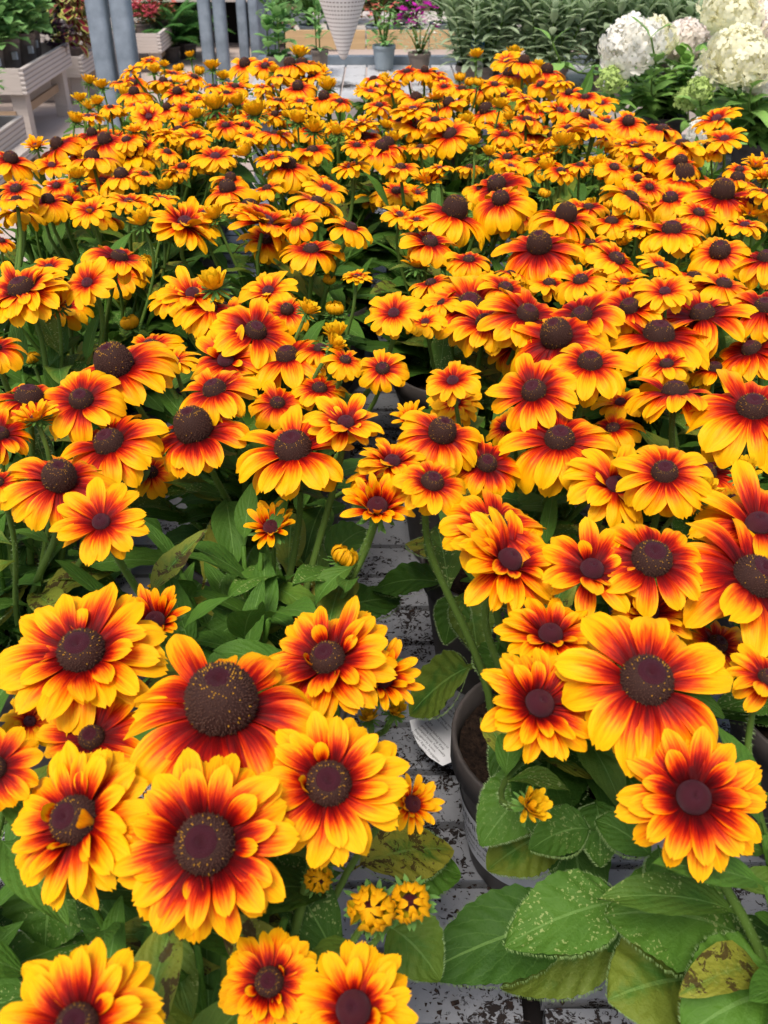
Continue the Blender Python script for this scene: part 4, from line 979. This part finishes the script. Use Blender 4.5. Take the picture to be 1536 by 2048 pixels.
# grey-green shrubs, three deep rows
SP = []
for r_i, (yy, x0, n) in enumerate(((4.03, .37, 7), (4.36, .41, 7), (4.95, .50, 7), (5.45, .58, 7))):
    for k in range(n):
        SP.append((r_i, k, x0+k*(.265 if r_i < 2 else .285)+brng.uniform(-.02, .02), yy+brng.uniform(-.03, .03)))
RN = ['front', 'second', 'third', 'back']
rs = thing('low_table', 'low slatted table under the rear grey-green shrubs', 'bench', (1.45, 5.25, 0))
mb = MB(); mb.box((0, 0, .60), (2.6, .85, .02)); link('deck', mb.mesh('deck', ['rearplank'], False), rs)
for x in (-1.2, 1.2):
    for y in (-.35, .35): mb = MB(); mb.box((x, y, .295), (.06, .06, .588)); link('leg', mb.mesh('leg', ['steel'], False), rs)
for (ri, k, x, y) in SP:
    z = RZ+.001 if ri < 2 else .612
    rt = spiky('potted_shrub', '%s grey-green leafy shrub from the left in the %s row of shrubs' % (ORD[k].replace('front-most', 'first'), RN[ri]), 'shrub', (x, y, z), .078, .12, 'pot', .40 if ri < 2 else .54, .19, 20, .105, .030, 'sage',
               'grey-green potted shrubs in rows at the back', tip=('blush' if brng.random() < .3 else 'sage', .03, .004), per=17)
    if ri == 0 and k in (0, 3):
        mb = MB(); mb.box((0, -.050, .165), (.052, .002, .10)); tg = link('plant_tag', mb.mesh('plant_tag', ['printphoto'], False), rt)
        mb = MB(); mb.box((0, -.0522, .202), (.052, .002, .024)); link('tag_header', mb.mesh('tag_header', ['bluelabel'], False), tg)
    if ri == 0:
        mb = MB(); mb.box((-.03, -.070, .06), (.018, .004, .05)); pt = [c for c in rt.children if c.name.startswith('pot')][0]; link('sticker', mb.mesh('sticker', ['paper'], False), pt)
spiky('purple_salvia', 'bushy salvia with dark purple flower spikes behind the hydrangeas', 'plant', (1.62, 4.3, RZ+.001), .08, .14, 'pot', .42, .2, 14, .07, .02, 'sage', tip=('purple', .09, .012))
spiky('purple_salvia', 'salvia with dark purple spikes at the right edge behind cream blooms', 'plant', (1.92, 4.2, RZ+.001), .08, .14, 'pot', .42, .2, 14, .07, .02, 'sage', tip=('purple', .09, .012))

# small pots standing on the plank bench
def px_on(px, py, z): p = at_h(px, py, z); return (p.x, p.y, z+.001)
spiky('leafy_potted_plant', 'light green upright plant in a wide taupe pot beside the posts', 'plant', px_on(562, 168, RZ), .055, .11, 'pot', .22, .05, 5, .075, .045, 'bush', per=6)
spiky('leafy_potted_plant', 'thin pale green plant in a taupe pot left of the hanging basket', 'plant', px_on(641, 152, RZ), .038, .105, 'pot', .20, .04, 3, .085, .022, 'bush', per=5, tip=('bush', .03, .004))
bush('leafy_potted_plant', 'red-tinged bushy plant in a grey pot right of the hanging basket', 'plant', px_on(768, 139, RZ), .052, .10, 'potgrey', .16, .085, 110, .04, .018, 'bush', flowers=('coral', 14, .016, .75))
bush('leafy_potted_plant', 'small white-flecked plant between the grey pot and the shrubs', 'plant', px_on(838, 150, RZ), .05, .09, 'pot', .13, .10, 150, .025, .012, 'sage', flowers=('cream', 14, .010, .3))
# plants on the timber bench
def tb(name, label, px, Y, **kw): p = at_y(px, 40, Y); return (name, label, 'plant', (p.x, Y, .731))
for (px, Y, H, n, L, W, fm, fl, nm, lab) in (
    (560, 5.78, .34, 170, .06, .035, 'bush', ('rose', 10, .014, .6), 'trailing_plant', 'light green trailing plant above the wide taupe pot'),
    (618, 5.82, .30, 200, .055, .045, 'bush', None, 'geranium', 'round-leaved light green geranium left of the hanging basket'),
    (672, 5.95, .32, 170, .055, .04, 'bush', None, 'geranium', 'green geranium behind the hanging basket tip'),
    (752, 5.80, .30, 150, .05, .02, 'redleaf', ('coral', 45, .024, .6), 'flowering_plant', 'coral-red flowered plant right of the hanging basket'),
    (792, 5.85, .30, 150, .05, .022, 'bush', ('rose', 8, .018, .5), 'leafy_plant', 'green plant between coral and magenta flowers'),
    (826, 5.72, .17, 130, .045, .02, 'bush', ('magenta', 60, .034, -.05), 'magenta_flowering_plant', 'bright magenta flowered plant beside the grey-green shrubs'),
    (806, 6.2, .42, 120, .05, .02, 'bush', ('rose', 70, .024, .3), 'plumed_plant', 'plant with dusty rose plumes above the magenta flowers'),
    (880, 5.9, .34, 150, .05, .03, 'bush', ('lemon', 1, .018, .4), 'leafy_plant', 'green plant with one orange flower left of the shrubs'),
    (700, 6.4, .42, 200, .055, .04, 'bush', ('magenta', 4, .02, .5), 'leafy_plant', 'tall green plant at the back of the timber bench'),
    (600, 6.4, .42, 200, .055, .04, 'bush', None, 'leafy_plant', 'bushy green plant at the back left of the timber bench')):
    p = at_y(px, 40, Y)
    bush(nm, lab, 'plant', (p.x, Y, .731), .06, .07, 'potgrey', H+.03, .13, n, L, W, fm, flowers=fl)
# left plants
for i, (x, y, z, H, lab) in enumerate(((-2.50, 6.62, .372, .34, 'nearest tall pot'), (-2.47, 6.86, .372, .36, 'second tall pot'), (-2.44, 7.10, .372, .34, 'third tall pot'), (-2.80, 6.7, .372, .42, 'inner front tall pot'), (-2.78, 7.0, .372, .42, 'inner rear tall pot'), (-2.48, 7.34, .372, .3, 'farthest tall pot'))):
    rt = bush('broadleaf_plant', 'bright green broad-leaved plant in the %s on the raised pallet bench' % lab, 'plant', (x, y, z), .085, .22, 'pot', H, .21, 300, .095, .060, 'bush', 'broad-leaved green plants in tall pots')
    mb = MB(); mb.box((.06, -.062, .12), (.03, .03, .045)); pt = [c for c in rt.children if c.name.startswith('pot')][0]; link('sticker', mb.mesh('sticker', ['paper'], False), pt)
for i, (x, y, lab) in enumerate(((-2.36, 5.2, 'nearest'), (-2.40, 5.6, 'middle'), (-2.38, 5.95, 'farthest'))):
    bush('leafy_plant', '%s long-leaved green plant on the low pallet bench at the left edge' % lab, 'plant', (x, y, .19), .085, .17, 'pot', .38, .16, 190, .085, .035, 'bush', 'leafy plants on the low pallet bench')
p = at_y(140, 45, 7.9); bush('coleus', 'coleus with dark red leaves edged in yellow beside the nearest posts', 'plant', (p.x, 7.9, .25), .07, .14, 'pot', .42, .15, 90, .11, .085, 'coleus', el=(-50, 10))
p = at_y(140, 90, 7.62); bush('heuchera', 'dark purple leaved plant on the raised pallet bench end', 'plant', (p.x-.02, 7.42, .372), .06, .09, 'pot', .15, .13, 170, .05, .04, 'purple')
p = at_y(172, 25, 8.5); bush('pink_flowering_plant', 'pink flowered plant glimpsed left of the nearest posts', 'plant', (p.x, 8.5, .25), .07, .14, 'pot', .34, .18, 90, .06, .03, 'redleaf', flowers=('pink', 60, .035, .3))
p = at_y(284, 40, 9.4); bush('pink_flowering_plant', 'coral-pink flowered plant right of the nearest posts', 'plant', (p.x, 9.4, .222), .07, .13, 'pot', .20, .17, 60, .06, .03, 'redleaf', flowers=('pink', 60, .04, .2))
p = at_y(296, 42, 9.55); bush('coral_flowering_plant', 'orange-coral flowered plant on the bench end by the ferns', 'plant', (p.x+.1, 9.6, .222), .07, .13, 'pot', .22, .15, 60, .06, .03, 'redleaf', flowers=('coral', 50, .04, .2))
def fern(label, loc, H, n, L, group='ferns in pots on the floor'):
    root = thing('potted_fern', label, 'fern', loc, group); bpot(root, .09, .14, 'potdark'); mb = MB(); sb = MB()
    for i in range(n):
        a = i*2.4; q = i/n; e0 = 82-50*q; b = Vector((0, 0, .13)); LL = L*brng.uniform(.8, 1.1); pts = []; c = b.copy(); N = 14
        for k in range(N+1):
            pts.append(c.copy()); e = R(e0-75*(k/N)**1.3); c = c+Vector((math.cos(a)*math.cos(e), math.sin(a)*math.cos(e), math.sin(e)))*LL/N
        sb.tube(pts, .002, 4)
        for k in range(2, N+1):
            f = k/N; pl_ = LL*.24*math.sin(math.pi*min(.98, f*.85+.12))
            for sg in (-1, 1):
                for sub in (0, .5):
                    c0 = pts[k].lerp(pts[k-1], sub); arcleaf(mb, c0, a+sg*1.25, 5, pl_, LL/N*.62, 25, nu=3, nv=2, col=(brng.random(), 0, 0), rng=brng, pet=.02)
    link('frond', mb.mesh('frond', ['fern']), root); link('stem', sb.mesh('stem', ['stem']), root)
p = at_y(345, 60, 9.7); fern('largest fern, just right of the nearest posts', (p.x-.02, 9.6, .0), .5, 20, .62)
p = at_y(388, 70, 10.2); fern('fern in shade touching the second pair of posts', (p.x, 9.8, .0), .4, 16, .5)
p = at_y(690, 20, 6); 
for k, (px, Y) in enumerate(((552, 10.55), (500, 10.6), (330, 10.5), (455, 10.6))):
    p = at_y(px, 20, Y); bush('shade_plant', ('green plant on the far shelving behind the farthest posts', 'green plant on the far shelving between the post pairs', 'dim green plant above the ferns on the far shelving', 'dim green plant on the far shelving near the second posts')[k], 'plant', (p.x, Y-.1, .616), .08, .14, 'potdark', .4, .2, 150, .08, .03, 'fern', flowers=('pink', 8, .03, .4) if k == 0 else None)

# ------------------------------------------------------------------ hydrangeas
def panicle(mb, c, axis, L, Rd, n, fs, mat):
    ax = Vector(axis).normalized(); s = ax.orthogonal().normalized(); t = ax.cross(s)
    for i in range(n):
        f = (i+.5)/n; ca = 1-2*f; sa = math.sqrt(1-ca*ca); a = i*2.39996
        nrm = (s*math.cos(a)*sa+t*math.sin(a)*sa+ax*ca); taper = 1-.38*ca
        p = c+(s*math.cos(a)+t*math.sin(a))*sa*Rd*taper*brng.uniform(.62, 1.12)*(1+.14*math.sin(a*1.0+ca*4)*math.sin(ca*7))+ax*ca*L*.5*brng.uniform(.88, 1.06)
        nn2 = (nrm+Vector((brng.gauss(0, .5), brng.gauss(0, .5), brng.gauss(0, .5)))).normalized(); e = nn2.orthogonal().normalized(); g = nn2.cross(e); sp = brng.uniform(0, 6)
        for k in range(4):
            q = sp+k*math.pi/2; d = (e*math.cos(q)+g*math.sin(q)); sd3 = nn2.cross(d); F = fs*brng.uniform(.85, 1.1)
            P = np.array([[p+sd3*(-.12*F), p+sd3*(.12*F)], [p+d*F*.45-sd3*F*.36+nn2*F*.10, p+d*F*.45+sd3*F*.36+nn2*F*.10], [p+d*F*.85-sd3*F*.34+nn2*F*.02, p+d*F*.85+sd3*F*.34+nn2*F*.02], [p+d*F*1.0-sd3*F*.08-nn2*F*.05, p+d*F*1.0+sd3*F*.08-nn2*F*.05]])
            mb.grid(P, np.zeros((4, 2, 2)), (brng.random(), 0, 0), mat)
HY = [dict(label='hydrangea with the big white domed bloom at the left of the hydrangeas', x=.86, y=3.12, heads=[(1262, 85, 2.86, .13, .082, 'cream'), (1312, 68, 3.05, .08, .055, 'limecream'), (1222, 158, 2.80, .065, .038, 'limebud')]),
      dict(label='hydrangea with a blush bloom and red stems between the white ones', x=1.08, y=3.22, heads=[(1372, 78, 3.15, .10, .075, 'blush'), (1378, 195, 2.72, .05, .036, 'limebud'), (1250, 130, 3.2, .08, .05, 'blush')]),
      dict(label='hydrangea with the large creamy bloom at the right edge', x=1.06, y=2.80, heads=[(1478, 108, 2.62, .125, .083, 'limecream'), (1400, 175, 2.58, .05, .03, 'limebud'), (1418, 150, 2.66, .07, .04, 'cream'), (1520, 150, 2.66, .08, .05, 'cream'), (1395, 262, 2.32, .06, .022, 'cream')]),
      dict(label='hydrangea at the rear right with the uppermost cream bloom', x=1.35, y=3.18, heads=[(1470, 15, 2.98, .13, .085, 'limecream'), (1520, 50, 3.0, .13, .08, 'blush'), (1545, 130, 2.8, .12, .08, 'limecream')])]
for hi_, h in enumerate(HY):
    z0 = BZ+.001; root = thing('potted_hydrangea', h['label'], 'hydrangea', (h['x'], h['y'], z0), 'white hydrangeas in pots')
    o = Vector((h['x'], h['y'], z0)); bpot(root, .078, .13, 'potdark'); fol = MB(); sb = MB()
    ends = []
    for (px, py, Y, L, Rd, m) in h['heads']:
        c = at_y(px, py, Y)-o; mb = MB(); nf = int(60+Rd*3300); panicle(mb, c, (brng.gauss(0, .15), -.25, 1), L, Rd, nf, .0165 if Rd > .045 else .007, 0)
        link('flower_head', mb.mesh('flower_head', [m]), root); ends.append((c-Vector((0, 0, L*.35)), True))
    for k in range(15): ends.append((Vector((brng.uniform(-.24, .24), brng.uniform(-.30, .1), brng.uniform(.14, .33))), False))
    if hi_ == 1: ends.append((at_y(1302, 75, 2.75)-o, False))
    if hi_ == 0: ends.append((at_y(1105, 85, 2.9)-o, False))
    for e, hd in ends:
        pts = stem_pts(e, Vector((e.x*.5, e.y*.5, 1)).normalized(), Vector((brng.uniform(-.03, .03), brng.uniform(-.03, .03), .11)), 8); sb.tube(pts, .0028, 5)
        for k in range(0 if not hd else 1, 7):
            for sg in (0, math.pi):
                a = k*1.57+sg+e.x*9; Lf = brng.uniform(.07, .105); Lf *= .75 if k == 0 else 1
                arcleaf(fol, pts[k], a, brng.uniform(5, 50) if k else 50, Lf, Lf*.42, brng.uniform(20, 60), nu=8, nv=4, col=(brng.random(), 0, 0), fold=.2, wave=.05, rng=brng, pet=.12)
    link('foliage', fol.mesh('foliage', ['hydleaf']), root); link('stem', sb.mesh('stem', ['redstem' if 'redstem' in M else 'stem']), root)
# bench part under the hydrangeas
hb = thing('side_bench', 'slatted bench under the hydrangeas on the right', 'bench', (1.15, 3.07, 0))
mb = MB(); 
for k in range(11): mb.box((0, -.33+k*.0655, BZ-.009), (1.35, .06, .018))
link('slat_panel', mb.mesh('slat_panel', ['bench'], False), hb)
mb = MB(); mb.box((0, -.36, BZ-.04), (1.35, .02, .08)); link('front_edge', mb.mesh('front_edge', ['pine'], False), hb)
for x in (-.6, .6):
    for y in (-.3, .3): mb = MB(); mb.box((x, y, (BZ-.02)/2), (.05, .05, BZ-.022)); link('leg', mb.mesh('leg', ['steel'], False), hb)

# ------------------------------------------------------------------ hanging wicker cone
tip = at_y(687, 119, 3.55)
hk = thing('hanging_basket', 'cream woven cone-shaped hanging basket with trailing plants', 'hanging basket', (tip.x, 3.55, tip.z))
mb = MB(); pr = [(.003, 0), (.010, .005)]+[(.010+.37*z, z) for z in np.linspace(.01, .42, 24)]+[(.172, .43), (.166, .435), (.160, .42)]
mb.lathe((0, 0, 0), pr, 64, 0)
link('cone_basket', mb.mesh('cone_basket', ['wicker']), hk)
mb = MB(); sb = MB()
for i in range(170):
    a = brng.uniform(0, 6.28); rr = .16*brng.random()**.5; arcleaf(mb, (rr*math.cos(a), rr*math.sin(a), .42+brng.uniform(-.02, .10)), a, brng.uniform(-20, 60), .06, .03, 60, nu=5, nv=2, col=(brng.random(), 0, 0), rng=brng)
for a in (2.6, 3.3, 4.3, 5.6, .2, 1.2):
    pts = [(math.cos(a)*(.10+.07*min(1, t*2)), math.sin(a)*(.10+.07*min(1, t*2)), .43-.26*t*t*(1 if a < 3.5 else .5)) for t in np.linspace(0, 1, 8)]; sb.tube(pts, .0018, 4)
    for p_ in pts[2:]:
        for k in range(3): arcleaf(mb, p_, brng.uniform(0, 6.28), brng.uniform(-40, 30), .04, .02, 40, nu=4, nv=2, col=(brng.random(), 0, 0), rng=brng)
link('foliage', mb.mesh('foliage', ['bush']), hk); link('stem', sb.mesh('stem', ['stem']), hk)
mb = MB()
for (dx, dz) in ((.045, .225), (.08, .26), (-.03, .40)):
    for k in range(5): arcleaf(mb, (dx, -.10, dz), k*1.257, 35, .022, .022, 20, nu=4, nv=2, col=(brng.random(), 0, 0), pet=.02, rng=brng)
link('flower', mb.mesh('flower', ['magenta']), hk)
mb = MB()
for k in range(3):
    a = k*2.09+.5; mb.tube([(math.cos(a)*.138, math.sin(a)*.138, .43), (0, 0, 1.0)], .0012, 4)
mb.tube([(0, 0, 1.0), (0, 0, 1.9)], .002, 5)
link('chain', mb.mesh('chain', ['steel']), hk)
print('objects', len(bpy.data.objects))
